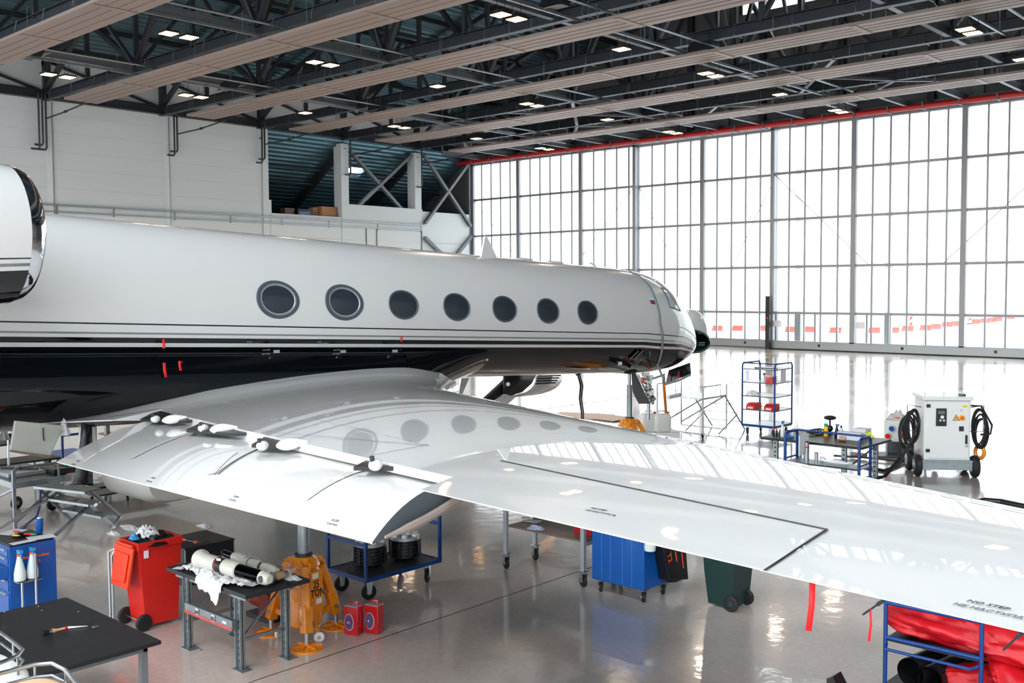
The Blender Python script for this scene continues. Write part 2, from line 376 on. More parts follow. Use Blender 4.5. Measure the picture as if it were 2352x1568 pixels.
downpipe(53.9, 'dark pipe dropping past the boxed column nearest the doors', 1, 11.9, x=WX+.25)
t = thing('wall_cable_rail', 'long galvanised double cable rail fixed along the white wall', 'cable tray', (WX+.15, 36, 8.5)); o = t.location
M(o).bx(WX+.05, WX+.25, 5, 54.3, 8.9, 8.98).build('upper_rail', GALV, t)
M(o).bx(WX+.05, WX+.2, 14, 54.0, 8.52, 8.58).build('lower_rail', GALV, t)
p = M(o)
for y in (18, 25.6, 29, 33, 37, 41, 45, 49.5, 53.9): p.bx(WX, WX+.06, y, y+.06, 8.4, 8.98)
p.build('bracket', GALV, t)
t = thing('conduit_drops', 'thin grey conduits running down the white panel below the cable rail', 'conduit', (WX+.1, 49, 6)); o = t.location
for y in (48.4, 49.4, 53.95): M(o).bx(WX+.06, WX+.12, y, y+.05, 6.4, 8.5).build('conduit', STEELL, t)
t = thing('eaves_beam', 'dark steel eaves beam running along the top of the white wall', 'beam', (WX+.25, 20, 14.9)); o = t.location
M(o).ibeam((WX+.2, -20, 15.12), (WX+.2, 59, 15.12), .4, .5, .06).build('beam', STEEL, t)
for y in (18.1, 25.2, 32.3, 39.4, 46.4, 53.5): M(o).bx(WX+.02, WX+.3, y-.2, y+.2, 15.35, 17.2).build('stub_column', STEEL, t)
for y in (18.1, 25.2, 32.3, 39.4, 46.4): M(o).beam((WX+.15, y+.2, 17.0), (WX+.15, y+6.9, 15.3), .14).build('wall_diagonal', STEEL, t)
# roof trusses -------------------------------------------------
TY = [53.5, 46.4, 39.3, 32.25, 25.15, 18.0, 10.9]
ords = ['first', 'second', 'third', 'fourth', 'fifth', 'sixth', 'seventh']
NX = [WX+5.35*k for k in range(0, 15)]
def topz(x): return roofz(x)-.45
for k, y in enumerate(TY):
    x1 = NX[-1] if k < 4 else NX[11]
    t = thing('roof_truss', 'dark steel roof truss across the hangar, the %s counted from the big doors' % ords[k], 'truss', (-30, y, 14.8)); o = t.location
    M(o).ibeam((WX, y, 15.05), (x1, y, 15.05), .34, .5, .04).build('bottom_chord', STEEL, t)
    q = M(o)
    for a, b in zip((WX, -33), (-33, x1)): q.beam((a, y, topz(a)), (b, y, topz(b)), .3, .3, up=(0, 0, 1))
    q.build('top_chord', STEEL, t)
    for i, x in enumerate(NX):
        if x > x1+.1: break
        M(o).beam((x, y, 15.2), (x, y, topz(x)), .2, .2).build('vertical', STEEL, t)
        if i+1 < len(NX) and NX[i+1] <= x1+.1:
            a, b = (x, NX[i+1]) if i % 2 == 0 else (NX[i+1], x)
            M(o).beam((a, y, 15.25), (b, y, topz(b)), .24, .24).build('diagonal', STEEL, t)
    x = WX+1.2; reps(M(o).tube([(x, y-.2, 15.3), (x, y-.3, 14.82), (x, y+.5, 14.80)], .012, 4), 'hanger_rod', GALV, t, [(2.7*i, 0, 0) for i in range(18) if x+2.7*i < x1])
n_ = 0
xlab = {2: 'leftmost', 4: 'second from the left', 6: 'third from the left', 8: 'fourth from the left'}
for i in (2, 4, 6, 8, 10):
    x = NX[i]; t = thing('longitudinal_bracing', 'row of steel ties linking the roof trusses, %s' % {2: 'the leftmost row', 4: 'second row from the left wall', 6: 'third row from the left wall', 8: 'fourth row from the left wall', 10: 'fifth row from the left wall'}[i], 'bracing', (x, 35, 14.9)); o = t.location
    for ya, yb in zip(TY[1:]+[3], TY):
        if i == 10 and yb < 35: break
        M(o).ibeam((x, ya+.2, 15.05), (x, yb-.2, 15.05), .26, .36, .03).build('tie_beam', STEELL, t)
        ym = (ya+yb)/2; zt = topz(x)-.4
        M(o).beam((x, ya+.15, 15.3), (x, ym, zt), .16, .16).beam((x, yb-.15, 15.3), (x, ym, zt), .16, .16).build('v_brace', STEEL, t)
        M(o).beam((x, ya+.15, zt+.3), (x, yb-.15, zt+.3), .2, .2).build('upper_tie', STEEL, t)
# roof purlins (structure of the deck)
w = M()
for i in range(0, 18):
    x = WX+2.7*i+1.3
    w.bx(x-.07, x+.07, -20, DY-.1, roofz(x)-.28, roofz(x)-.02)
struct(w.build('ceiling_purlin', STEEL))
# last bay: fan of light struts and door head brackets
t = thing('wind_bracing', 'light steel wind bracing fanned out in the bay above the big doors', 'bracing', (-35, 56.5, 14.7)); o = t.location
for i in range(1, 11, 2):
    x = NX[i]
    for dx in (-5.35, 5.35): M(o).beam((x, 53.5, 14.85), (x+dx, 59.5, 14.95), .2, .16).build('strut', STEELL, t)
for i in (3, 6, 9):
    x = NX[i]; M(o).beam((x, 46.4, 14.86), (x+5.35, 53.5, 14.86), .2, .14).beam((x+5.35, 46.4, 14.87), (x, 53.5, 14.87), .2, .14).build('strut', STEELL, t)
t = thing('door_head_brackets', 'row of steel bracket beams carrying the door track under the roof', 'bracket', (-35, 56.8, 14)); o = t.location
for i in range(15):
    x = -57+3.1*i; M(o).ibeam((x, 54.4, 14.45), (x, 59.4, 14.45), .2, .34, .03).bx(x-.05, x+.05, 54.4, 54.5, 14.4, 15.0).build('bracket_beam', STEELL, t)
t = thing('red_crane_rail', 'long red pipe running above the tops of the big glazed doors', 'pipe', (-35, 58.6, 14.2)); o = t.location
M(o).tube([(-59.6, 58.7, 14.22), (-16, 58.7, 14.22), (-4, 58.7, 14.22)], .17, 10).build('pipe', REDPIPE, t)
M(o).bx(-59.6, -4, 58.95, 59.2, 14.3, 14.42).build('support_rail', STEELL, t)
reps(M(o).bx(-58, -57.9, 58.5, 59.1, 14.03, 14.42), 'pipe_clamp', STEELL, t, [(2*i, 0, 0) for i in range(26)])
# radiant ceiling panels
for k, (y0, y1, x0) in enumerate(((52.2, 53.3, -53.6), (45.2, 46.6, -53.5), (38.4, 39.5, -53.7), (31.2, 32.4, -53.5), (24.15, 25.4, -53.5), (17.0, 18.2, -53.5))):
    z = 14.0; y0 -= .35; y1 += .15
    t = thing('radiant_panel', 'beige ceiling heating strip, the %s counted from the big doors' % ords[k], 'heating panel', (-30, (y0+y1)/2, z), group='beige ceiling heating strips'); o = t.location
    x1 = 4
    M(o).bx(x0, x1, y0, y1, z, z+.07).bx(x0, x1, y0-.03, y0, z, z+.12).bx(x0, x1, y1, y1+.03, z, z+.12).build('panel', STRIPM, t)
    for i in range(1, 4): yy = y0+(y1-y0)*i/4; M(o).bx(x0, x1, yy-.02, yy+.02, z-.012, z).build('seam', STRIPD, t)
    reps(M(o).bx(x0+6.1, x0+6.35, y0, y1, z-.02, z-.012), 'joint_plate', STRIPM, t, [(6.1*i, 0, 0) for i in range(8) if x0+6.1*(i+1) < x1])
    for yy in (y0+.1, y1-.115): reps(M(o).bx(x0+.5, x0+.515, yy, yy+.015, z+.07, 15), 'suspension_wire', GALV, t, [(4.1*i, 0, 0) for i in range(13) if x0+.5+4.1*i < x1])
# luminaire tracks and lamps
LX = [-46, -35.5, -24.7, -13.45]
for k, x in enumerate(LX):
    t = thing('lamp_track', 'thin galvanised lamp track under the roof, %s' % ('the leftmost one', 'second from the left wall', 'third from the left wall', 'the rightmost one')[k], 'track', (x, 35, 14.2)); o = t.location
    y0 = 8 if k < 2 else 20
    M(o).bx(x-.05, x+.05, y0, 56, 14.2, 14.3).build('track', GALV, t)
    M(o).tube([(x+1.1, y0, 14.45), (x+1.1, 53, 14.45)], .05, 6).build('conduit_pipe', GALV, t)
    reps(M(o).bx(x-.01, x+.01, y0, y0+.02, 14.3, 15.1), 'suspension_wire', GALV, t, [(0, 3*j, 0) for j in range(16) if y0+3*j < 56])
def make_lamp():
    t = thing('high_bay_lamp', '', 'lamp', (0, 0, 0))
    M().bx(-.32, .32, -.28, .28, .02, .09).build('housing', BLK, t)
    q = M()
    for i in range(3): q.bx(-.29+.2*i, -.12+.2*i, -.25, .25, .0, .02)
    q.build('lens', LAMPM, t)
    q = M()
    for sx in (-.2, .2): q.tube([(sx, -.12, .09), (sx, 0, .3), (sx, 0, .55)], .012, 4)
    q.build('hanger', BLK, t)
    return t
lamp0 = make_lamp(); first = True
rowsY = [(53.26, 54.15), (46.98,), (40.03, 40.85), (33.65,), (26.5, 27.33), (19.8, 20.64), (13,)]
rown = ['first row from the doors', 'second row from the doors', 'third row from the doors', 'fourth row from the doors', 'fifth row from the doors', 'sixth row from the doors', '']
coln = ['leftmost track', 'second track', 'third track', 'rightmost track']
for k, x in enumerate(LX):
    for r, ys in enumerate(rowsY[:6]):
        if (k == 3 and r != 2 and r != 1) or (k == 2 and r > 4): continue
        if k == 3 and r == 1: pass
        for j, y in enumerate(ys):
            lb = 'lit lamp on %s, %s' % (coln[k], rown[r])
            if len(ys) > 1: lb += (', farther of pair', ', nearer of pair')[1-j if False else (0 if j else 1)]
            if first: c = lamp0; c.location = (x, y, 13.6); c['label'] = lb; c['group'] = 'lit lamps under the hangar roof'; first = False
            else: dup(lamp0, (x, y, 13.6), 0, lb, 'lit lamps under the hangar roof')
            lt = bpy.data.lights.new('lamp_light', 'AREA'); lt.shape = 'RECTANGLE'; lt.size = .55; lt.size_y = .45; lt.energy = LAMP_W; lt.color = (1, .86, .7); lt.spread = math.radians(150)
            lo = bpy.data.objects.new('lamp_light', lt); col.objects.link(lo); lo.location = (x, y, 13.58)
# unlit box heaters hung from the roof
def heater(px, py, lab, z=14.3, rz=0):
    q = onz(px, py, z); t = thing('roof_heater', lab, 'heater', (q.x, q.y, z), rz)
    M().prism([(-.55, -.4, 0), (.55, -.4, 0), (.55, -.15, .45), (-.55, -.15, .45)], (0, .5, 0)).build('housing', STEEL, t)
    M().prism([(-.5, -.45, -.02), (.5, -.45, -.02), (.55, .55, .28), (-.55, .55, .28)], (0, .02, -.03)).build('reflector', STRIPM, t)
    M().tube([(-.4, 0, .4), (-.4, 0, .8), (.4, 0, .8), (.4, 0, .4)], .02, 5).build('hanger', BLK, t)
heater(78, 134, 'beige fronted box heater under the roof above the engine')
heater(528, 207, 'beige fronted box heater under the roof, left of the centre')
heater(868, 255, 'box heater under the roof above the boxed columns')
heater(1277, 20, 'box heater with pale reflector near the top centre of the roof')
heater(1612, 120, 'pale box heater under the roof left of the strip skylight')
heater(1832, 195, 'pale box heater under the roof over the closed door leaf')
heater(1125, 302, 'pale box heater under the roof close to the big doors')

# ---------------------------------------------------------------- big sliding doors
CLER = 1
def door_mats():
    m = bpy.data.materials.new('ribbed_translucent_sheet'); m.use_nodes = True; nt = m.node_tree; nt.nodes.clear(); N = nt.nodes.new; L = nt.links.new
    o = N('ShaderNodeOutputMaterial'); tr = N('ShaderNodeBsdfTransparent'); tl = N('ShaderNodeBsdfTranslucent'); df = N('ShaderNodeBsdfDiffuse'); mx = N('ShaderNodeMixShader'); m2 = N('ShaderNodeMixShader')
    t = N('ShaderNodeTexCoord'); w = N('ShaderNodeTexWave'); w.bands_direction = 'X'; w.inputs['Scale'].default_value = 3.2; L(t.outputs['Object'], w.inputs[0])
    r = N('ShaderNodeMapRange'); r.inputs[3].default_value = .78; r.inputs[4].default_value = .92; L(w.outputs['Fac'], r.inputs[0])
    cb = N('ShaderNodeCombineColor'); L(r.outputs[0], cb.inputs[0]); L(r.outputs[0], cb.inputs[1]); L(r.outputs[0], cb.inputs[2]); L(cb.outputs[0], tr.inputs[0])
    tl.inputs[0].default_value = (.8, .84, .84, 1); df.inputs[0].default_value = (.8, .82, .82, 1)
    m2.inputs[0].default_value = .4; L(tl.outputs[0], m2.inputs[1]); L(df.outputs[0], m2.inputs[2])
    mx.inputs[0].default_value = .35; L(tr.outputs[0], mx.inputs[1]); L(m2.outputs[0], mx.inputs[2]); L(mx.outputs[0], o.inputs[0])
    g = bpy.data.materials.new('clear_glazing'); g.use_nodes = True; nt = g.node_tree; nt.nodes.clear(); N = nt.nodes.new; L = nt.links.new
    o = N('ShaderNodeOutputMaterial'); tr = N('ShaderNodeBsdfTransparent'); gl = N('ShaderNodeBsdfGlossy'); gl.inputs['Roughness'].default_value = .03; mx = N('ShaderNodeMixShader'); mx.inputs[0].default_value = .06
    tr.inputs[0].default_value = (.93, .95, .95, 1); L(tr.outputs[0], mx.inputs[1]); L(gl.outputs[0], mx.inputs[2]); L(mx.outputs[0], o.inputs[0])
    return m, g
SHEET, GLAZ = door_mats()
ZR = [.5, 2.33, 5.27, 8.28, 11.22, 14.02]
DOORF = mat('door_frame_grey', (142, 144, 148), .4, .3)
BASEF = mat('door_base_aluminium', (148, 152, 154), .35, .5)
def leaf(idx, x0, x1, mains, minors, y, clear_all=False):
    r = bpy.data.objects.new('door_%d' % idx, None); col.objects.link(r); r.location = ((x0+x1)/2, y, 0); struct(r); o = r.location
    q = M(o)
    for x in (x0+.12, x1-.12): q.bx(x-.12, x+.12, y-.12, y+.2, .05, 14.1)
    q.bx(x0, x1, y-.12, y+.2, 14.02, 14.25)
    q.build('stile', DOORF, r)
    q = M(o)
    for x in mains: q.bx(x-.15, x+.15, y-.14, y+.25, .5, 14.05)
    q.build('main_mullion', DOORF, r)
    q = M(o)
    for x in minors: q.bx(x-.045, x+.045, y-.03, y+.08, .5, 14.05)
    q.build('mullion', DOORF, r)
    q = M(o)
    for z in ZR[1:-1]: q.bx(x0+.2, x1-.2, y-.07, y+.12, z-.075, z+.075)
    q.build('transom', DOORF, r)
    q = M(o); q.bx(x0, x1, y-.2, y+.25, .06, .5); q.bx(x0+.05, x1-.05, y-.14, y+.15, .5, .56)
    q.bx(x0, x1, y-.22, y-.2, .44, .47)
    q.build('base_panel', BASEF, r)
    q = M(o)
    for i in range(3): xx = x0+(x1-x0)*(.2+.3*i); q.bx(xx-.08, xx+.08, y-.21, y-.2, .24, .4)
    q.build('access_port', BLK, r)
    M(o).bx(x0+.1, x1-.1, y-.1, y+.1, 0, .06).build('rubber_seal', RUBBER, r)
    M(o).bx(x0+.2, x1-.2, y+.04, y+.05, ZR[1], 14.02).build('translucent_sheet', SHEET, r)
    M(o).bx(x0+.2, x1-.2, y+.04, y+.05, .5, ZR[1]).build('clear_pane', GLAZ, r)
    q = M(o); q.tube([(x0+.2, y+.03, 11.2), ((x0+x1)/2-2.2, y+.03, 5.3)], .02, 5); q.tube([(x1-.2, y+.03, 11.2), ((x0+x1)/2+2.2, y+.03, 5.3)], .02, 5)
    q.build('tie_rod', STEELL, r)
    return r
leaf(1, -59.0, -42.55, [-53.84, -47.55], [-57.89, -56.83, -55.8, -54.75, -52.63, -51.62, -50.59, -49.51, -48.45, -46.37, -45.33, -44.26, -43.19], DY)
leaf(2, -42.85, -31.7, [-37.34], [-41.52, -40.44, -39.38, -38.32, -36.22, -35.11, -34.06, -32.99], DY+.5)
leaf(3, -31.95, -14.6, [-26.4, -19.95], [-30.67, -29.6, -28.5, -27.42, -25.25, -24.19, -23.11, -21.99, -20.91, -18.73, -17.65, -16.6, -15.6], DY)
leaf(4, -14.7, 2.0, [-9.5, -3.2], [-13.6, -12.5, -11.5, -10.5, -8.4, -7.4, -6.3, -5.3, -4.3, -2.1, -1, 0, 1], DY+.5)
t = bpy.data.objects.new('window_1', None); col.objects.link(t); t.location = (-4, DY, 21.7); struct(t); o = t.location
M(o).bx(-34.2, 26, DY+.1, DY+.12, 21.7, 23.9).build('glass', GLAZ, t)
q = M(o); q.bx(-34.2, 26, DY-.02, DY+.1, 22.75, 22.9)
for i in range(12): q.bx(-34.2+5.33*i-.1, -34.2+5.33*i+.1, DY-.02, DY+.1, 21.7, 23.9)
q.build('glazing_bar', STEEL, t)
# posts of the parked leaf outside that show through the glazing
w = M(); w.bx(-30.6-.2, -30.6+.2, DY+1.1, DY+1.4, 0, 13.9); w.bx(-24.9, -24.5, DY+1.1, DY+1.4, 0, 13.9)
for x in (-29.4, -27.9, -26.0): w.bx(x-.06, x+.06, DY+1.1, DY+1.2, 0, 3)
struct(w.build('door_5', DOORF))
w = M(); w.bx(-59.6, 4, DY-.32, DY+.28, 14.15, 14.6); struct(w.build('trim_door_head', STEELL))
w = M(); w.bx(-59.3, -58.95, DY-.4, DY, 0, 14.2); struct(w.build('trim_door_jamb', STEELL))
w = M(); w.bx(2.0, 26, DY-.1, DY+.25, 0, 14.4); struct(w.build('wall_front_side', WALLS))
t = thing('door_guard_post', 'black post with red light standing at the meeting edge of the doors', 'post', (-31.85, DY-.45, 0)); o = t.location
M(o).bx(-32.0, -31.72, DY-.55, DY-.35, 0, 3.4).build('post', BLK, t); M(o).bx(-31.9, -31.8, DY-.57, DY-.55, 1.95, 2.05).build('light', RED, t)
# ---------------------------------------------------------------- unseen sides of the hangar: white right wall for bounce, window band added in back wall for fill
w = M(); w.bx(26, 26.2, -26, DY, 0, 18.3)
struct(w.build('wall_right', WALLP))
w = M(); w.bx(-59, 26, -26.2, -26, 0, 3.0)
w.prism([(-59, -26.2, 11), (26, -26.2, 11), (26, -26.2, 18.0), (-33, -26.2, 25.05), (-59, -26.2, 17.5)], (0, .2, 0))
for i in range(16): w.bx(-59+5.6*i, -58.6+5.6*i, -26.1, -26, 3, 11)
struct(w.build('wall_back', WALLP))
def portal(loc, rot, sx, sy):
    l = bpy.data.lights.new('daylight_portal', 'AREA'); l.shape = 'RECTANGLE'; l.size = sx; l.size_y = sy; l.cycles.is_portal = True
    o = bpy.data.objects.new('daylight_portal', l); col.objects.link(o); o.location = loc; o.rotation_euler = rot
portal((-28.5, DY+1.8, 7.2), (-PI/2, 0, 0), 61, 14)
portal((WX-2.97, 49.75, 13.3), (0, .56, 0), 1.3, 1.5)
portal((-20, -13.5, 25.5), (0, 0, 0), 84, 24)
portal((-4, DY+.6, 22.8), (-PI/2, 0, 0), 60, 2.3)
portal((-16, -26.4, 7), (PI/2, 0, 0), 85, 8)
# ================================================================ AIRCRAFT
AX, SL, R0 = -13.99, -.0475, 1.195
def az(y): return 4.13+SL*y
plane = thing('business_jet', 'white business jet with black belly and pinstripes, jacked up with flaps down', 'aircraft', (AX, 10, 0)); PO = plane.location
def MP(): return M(PO)
# cross-sections: y, top z, bottom z, half width (nose narrows)
NOSE = [(-3, None), (0, None), (4, None), (8, None), (12, None), (15, None), (17, None), (18.4, None), (19.1, (4.41, 1.99, 1.18)), (19.6, (4.34, 1.97, 1.16)), (20.0, (4.22, 1.98, 1.11)), (20.25, (4.07, 1.99, 1.05)), (20.6, (3.80, 2.02, .96)), (20.85, (3.54, 2.07, .87)), (21.05, (3.29, 2.14, .78)), (21.2, (3.08, 2.22, .69)), (21.32, (2.94, 2.3, .61))]
def sec(y):
    base = (az(y)+R0, az(y)-R0, R0)
    L = [(a, b or (az(a)+R0, az(a)-R0, R0)) for a, b in NOSE]
    for (a, p), (b, q) in zip(L, L[1:]):
        if a <= y <= b:
            f = (y-a)/(b-a); return tuple(p[i]+(q[i]-p[i])*f for i in range(3))
    return base if y < 0 else L[-1][1]
def surf(y, deg, off=0.0):
    zt, zb, hw = sec(y); t = math.radians(deg); zc, h = (zt+zb)/2, (zt-zb)/2
    # keep the stripe heights converging to the nose tip
    return V((AX+(hw+off)*math.cos(t), y, zc+(h+off)*math.sin(t)))
BR = [-12.4, -13.4, -18.5, -19.8, -22.1, -25.9, -28.9]
def stripe_mat(d):
    # 0 white 1 black 2 grey
    if d > BR[0]: return 0
    if d > BR[1]: return 1
    if d > BR[2]: return 0
    if d > BR[3]: return 2
    if d > BR[4]: return 0
    if d > BR[5]: return 1
    if d > BR[6]: return 0
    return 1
degs = sorted(set([90-5*i for i in range(0, 36)]+BR+[-180-b for b in BR]+[-90]), reverse=True)
degs = [d for d in degs if not any(abs(d-b) < .8 and d not in BR and d not in [-180-x for x in BR] for b in BR+[-180-x for x in BR])]
ys = [a for a, _ in NOSE]; ys = sorted(set(ys+[1, 2, 3, 5, 6, 7, 9, 10, 11, 13, 14, 16, 18, 19.35, 20.1, 20.4, 20.75]))
def dm(j):
    d = (degs[j]+(degs[(j+1) % len(degs)] if j+1 < len(degs) else degs[0]-360))/2
    if d < -90: d = -180-d
    return stripe_mat(d)
q = MP(); q.ring_loft([[surf(y, d) for d in degs][::-1] for y in ys], mif=lambda i, j: dm((len(degs)-2-j) % len(degs)), caps=False)
q.poly([surf(21.32, d) for d in degs][::-1], 1)
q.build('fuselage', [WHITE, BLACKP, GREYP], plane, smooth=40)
# cabin windows
def ell(y, dg, a, b, off, n=36):
    "ring of points on the skin around station y and angle dg, half axes a (along) and b (round), metres"
    return [surf(y+a*math.cos(2*PI*k/n), dg+math.degrees(b*math.sin(2*PI*k/n)/R0), off) for k in range(n)]
for i in range(7):
    y = 8.82+1.2433*i
    big = i < 2
    q = MP(); ra, rb = (.385, .292) if big else (.335, .25)
    ia, ib = (.295, .218) if big else (.305, .225)
    q.ring_loft([ell(y, 6.9, ra, rb, .001)[::-1], ell(y, 6.9, ra-.01, rb-.01, .012)[::-1], ell(y, 6.9, ia+.012, ib+.012, .012)[::-1], ell(y, 6.9, ia, ib, -.01)[::-1]], caps=False)
    fr = q.build('window_frame', DGREY, plane)
    q = MP()
    q.ring_loft([ell(y, 6.9, ia+.02, ib+.02, .014)[::-1], ell(y, 6.9, ia, ib, .014)[::-1], ell(y, 6.9, ia-.008, ib-.008, .004)[::-1]], caps=False)
    q.build('window_seal', LGREY if big else DGREY, fr)
    q = MP(); rings = [ell(y, 6.9, ia*f, ib*f, .004+.012*(1-f*f)) for f in (1, .8, .6, .4, .2, .02)]
    q.ring_loft(rings, caps=False); q.poly(rings[-1]); q.build('window_pane', GLASSW, fr)
# belly fairing (black, riveted)
BF = [(1.0, -.62), (1.17, -.72), (1.27, -.95), (1.28, -1.25), (1.14, -1.5), (.85, -1.64), (.4, -1.68), (0, -1.69)]
def fair(y, k=1.0, dz=0):
    pts = []
    for x, z in BF:
        a = math.atan2(z, x); rr = math.hypot(x, z); base = R0*.985
        rr = base+(rr-base)*k; pts.append((AX+rr*math.cos(a), y, az(y)+rr*math.sin(a)+dz))
    return pts+[(2*AX-x, yy, z) for x, yy, z in pts[-2::-1]]
q = MP(); q.ring_loft([fair(y, k) for y, k in ((-3, .6), (0, .9), (2, 1), (5, 1), (8, 1), (10.8, 1), (11.35, .96))], closed=False, caps=False)
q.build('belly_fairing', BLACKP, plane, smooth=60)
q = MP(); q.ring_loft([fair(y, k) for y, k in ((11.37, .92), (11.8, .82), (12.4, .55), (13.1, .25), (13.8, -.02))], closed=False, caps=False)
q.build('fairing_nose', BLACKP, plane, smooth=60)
q = MP()
for j in range(60):
    y = 7.4+j*.066
    for dg, r in ((-49, R0+.03),):
        p = fair(y)[1]; q.ball((p[0]+.03, y, p[2]-.12), .007, 5)
for j in range(9): p = surf(11.33, -31-3*j); q.ball((p.x+.035+.012*j, 11.33, p.z), .007, 5)
q.build('rivet_row', LGREY, plane)
# small markings on the belly
q = MP()
for (px, py, w_, h_) in ((635, 807, .05, .022), (788, 807, .05, .022), (907, 806, .05, .022), (708, 882-75, .0, .0)):
    if w_ == 0: continue
    p = onx(px, py, AX+1.19); q.bx(AX+1.17, AX+1.215, p.y-w_*.8, p.y+w_*.8, p.z-h_, p.z+h_)
q.build('access_plate', LGREY, plane)
for bx_ in (573, 735):
    for dx, dy_, s_, tt in ((-8, 783, .035, 'RELEASE'), (-4, 788, .05, 'EXIT HERE'), (22, 802, .045, 'NO STEP'), (20, 811, .045, 'LIFT HERE')):
        p = onx(bx_+dx, dy_, AX+1.12); o_ = text(tt, s_*.6, plane, (AX+1.135 if dy_ < 795 else AX+1.215, p.y, p.z-.02), (0, 1, 0), (0, 0, 1), LGREY, 'placard', PO, sx=1.2)
# windshield side pane, flag, probes, antennas
q = MP()
def patch(quad, off, n=6):
    P = []
    for i in range(n+1):
        u = i/n; row = []
        for j in range(n+1):
            w_ = j/n; a = [quad[0][k]*(1-u)+quad[1][k]*u for k in (0, 1)]; b = [quad[3][k]*(1-u)+quad[2][k]*u for k in (0, 1)]
            row.append(surf(a[0]*(1-w_)+b[0]*w_, a[1]*(1-w_)+b[1]*w_, off))
        P.append(row)
    return P
WS = mat('cockpit_glass', (196, 206, 210), .05, spec=.8)
q.grid(patch([(19.38, 18), (19.86, 17), (19.52, 44), (19.42, 43)], .006)); q.build('cockpit_window', WS, plane)
q = MP()
ws = [(19.38, 18), (19.86, 17), (19.52, 44), (19.42, 43)]
q.tube([surf(a[0]*(1-t_)+b[0]*t_, a[1]*(1-t_)+b[1]*t_, .008) for a, b in zip(ws, ws[1:]+ws[:1]) for t_ in (0, .25, .5, .75)], .012, 5, closed=True); q.build('cockpit_window_seal', DGREY, plane)
for dz, m_ in ((0, WPLAST), (-2.2, BLUEC), (-4.4, REDT)):
    q = MP(); q.grid(patch([(18.62, 24+dz), (18.8, 24+dz), (18.8, 26+dz), (18.62, 26+dz)], .004, 2)); q.build('flag_stripe', m_, plane)
ab = [onx(px, py, AX+.0) for px, py in ((1104, 592), (1141, 592), (1117, 542), (1113, 542))]
q = MP(); q.prism([p-V((.015, 0, .0)) for p in ab], (.03, 0, 0)); q.build('blade_antenna', WHITE, plane)
for y in (15.6, 16.6): MP().ball((AX, y, az(y)+1.19), (.1, .35, .05)).build('dome_antenna', WHITE, plane)
MP().tube([(AX, 17.9, az(18)+1.18), (AX, 17.85, az(18)+1.3), (AX, 18.1, az(18)+1.2)], .02, 6).build('small_antenna', WHITE, plane)
q = MP(); q.ball(surf(13.6, -42, .02), .03); p = surf(19.6, -38, .03); q.build('belly_light', LGREY, plane)
q = MP()
for yy, dg in ((18.15, -34), (18.3, -34)): p0, p1 = surf(yy+.12, dg+2, .03), surf(yy, dg-9, .03); q.beam(p0, p1, .07, .03)
q.ball(surf(18.72, -36, .0), (.05, .09, .09)); q.build('angle_of_attack_probe', BLK, plane)
q = MP(); q.box(surf(17.95, -50, .01), (.02, .12, .1)); q.build('probe_tag', WPLAST, plane)
# red streamers stuck on the belly
def ribbon(name, pts, w_, lab, wd=(0, 1, 0)):
    q = M(); pts = [v3(p) for p in pts]; wv = v3(wd).normalized()*w_/2
    q.grid([[p-wv, p+wv] for p in pts]); o_ = q.build(name, RIBBON); s = o_.modifiers.new('s', 'SOLIDIFY'); s.thickness = .003
    return tag(o_, lab, 'ribbon')
def onfair(px, py, dx=1.2): return onx(px, py, AX+dx)
ribbon('warning_streamer', [onfair(375.5, 775, 1.09), onfair(376, 788, 1.14), onfair(376.5, 800, 1.2)], .035, 'short red streamer crossing the stripes of the rear fuselage')
ribbon('warning_streamer', [onfair(377, 833, 1.31), onfair(378, 850, 1.31), onfair(381, 866, 1.31)], .04, 'red streamer hanging on the black belly below the stripes')
ribbon('warning_streamer', [onfair(419, 833, 1.31), onfair(412, 829, 1.33), onfair(413, 840, 1.33), onfair(415, 851, 1.33)], .035, 'bent red streamer on the black belly, the right one of the lower pair')
ribbon('warning_streamer', [onfair(923, 764, 1.1), onfair(922.5, 774, 1.14), onfair(922, 784, 1.17)], .04, 'short red streamer at the front edge of the black belly fairing')
# tie-down strap over the nose
sp = [(18.84, 80), (18.86, 60), (18.88, 43), (18.84, 23), (18.86, 0), (19.1, -22), (19.3, -40), (19.5, -55)]
pts = []
for (a, b), (c, d) in zip(sp, sp[1:]): pts += [surf(a+(c-a)*t_/5, b+(d-b)*t_/5, .012) for t_ in range(5)]
pts = [surf(18.84, 95+15*i, .012) for i in range(5, 0, -1)]+pts
st = thing('tie_down_strap', 'grey and orange webbing strap slung over the nose of the jet down to the floor', 'strap', (AX+1, 19.2, 0)); so = st.location
e0 = pts[-1]; hook = ony(1524, 872, 19.5); gnd = onz(1533.5, 992, 0)
q = M(so); al = pts+[e0*.5+hook*.5, hook]; q.grid([[p+V((0, -.045, 0)), p+V((0, .045, 0))] for p in al]); o_ = q.build('grey_webbing', GSTRAP, st); s = o_.modifiers.new('s', 'SOLIDIFY'); s.thickness = .006
q = M(so); q.grid([[p+V((-.02, -.03, 0)), p+V((.02, .03, 0))] for p in (hook, hook*.5+gnd*.5, gnd)]); o_ = q.build('orange_webbing', ORSTRAP, st); s = o_.modifiers.new('s', 'SOLIDIFY'); s.thickness = .006
M(so).box(hook, (.03, .09, .16)).build('buckle', ALU, st)
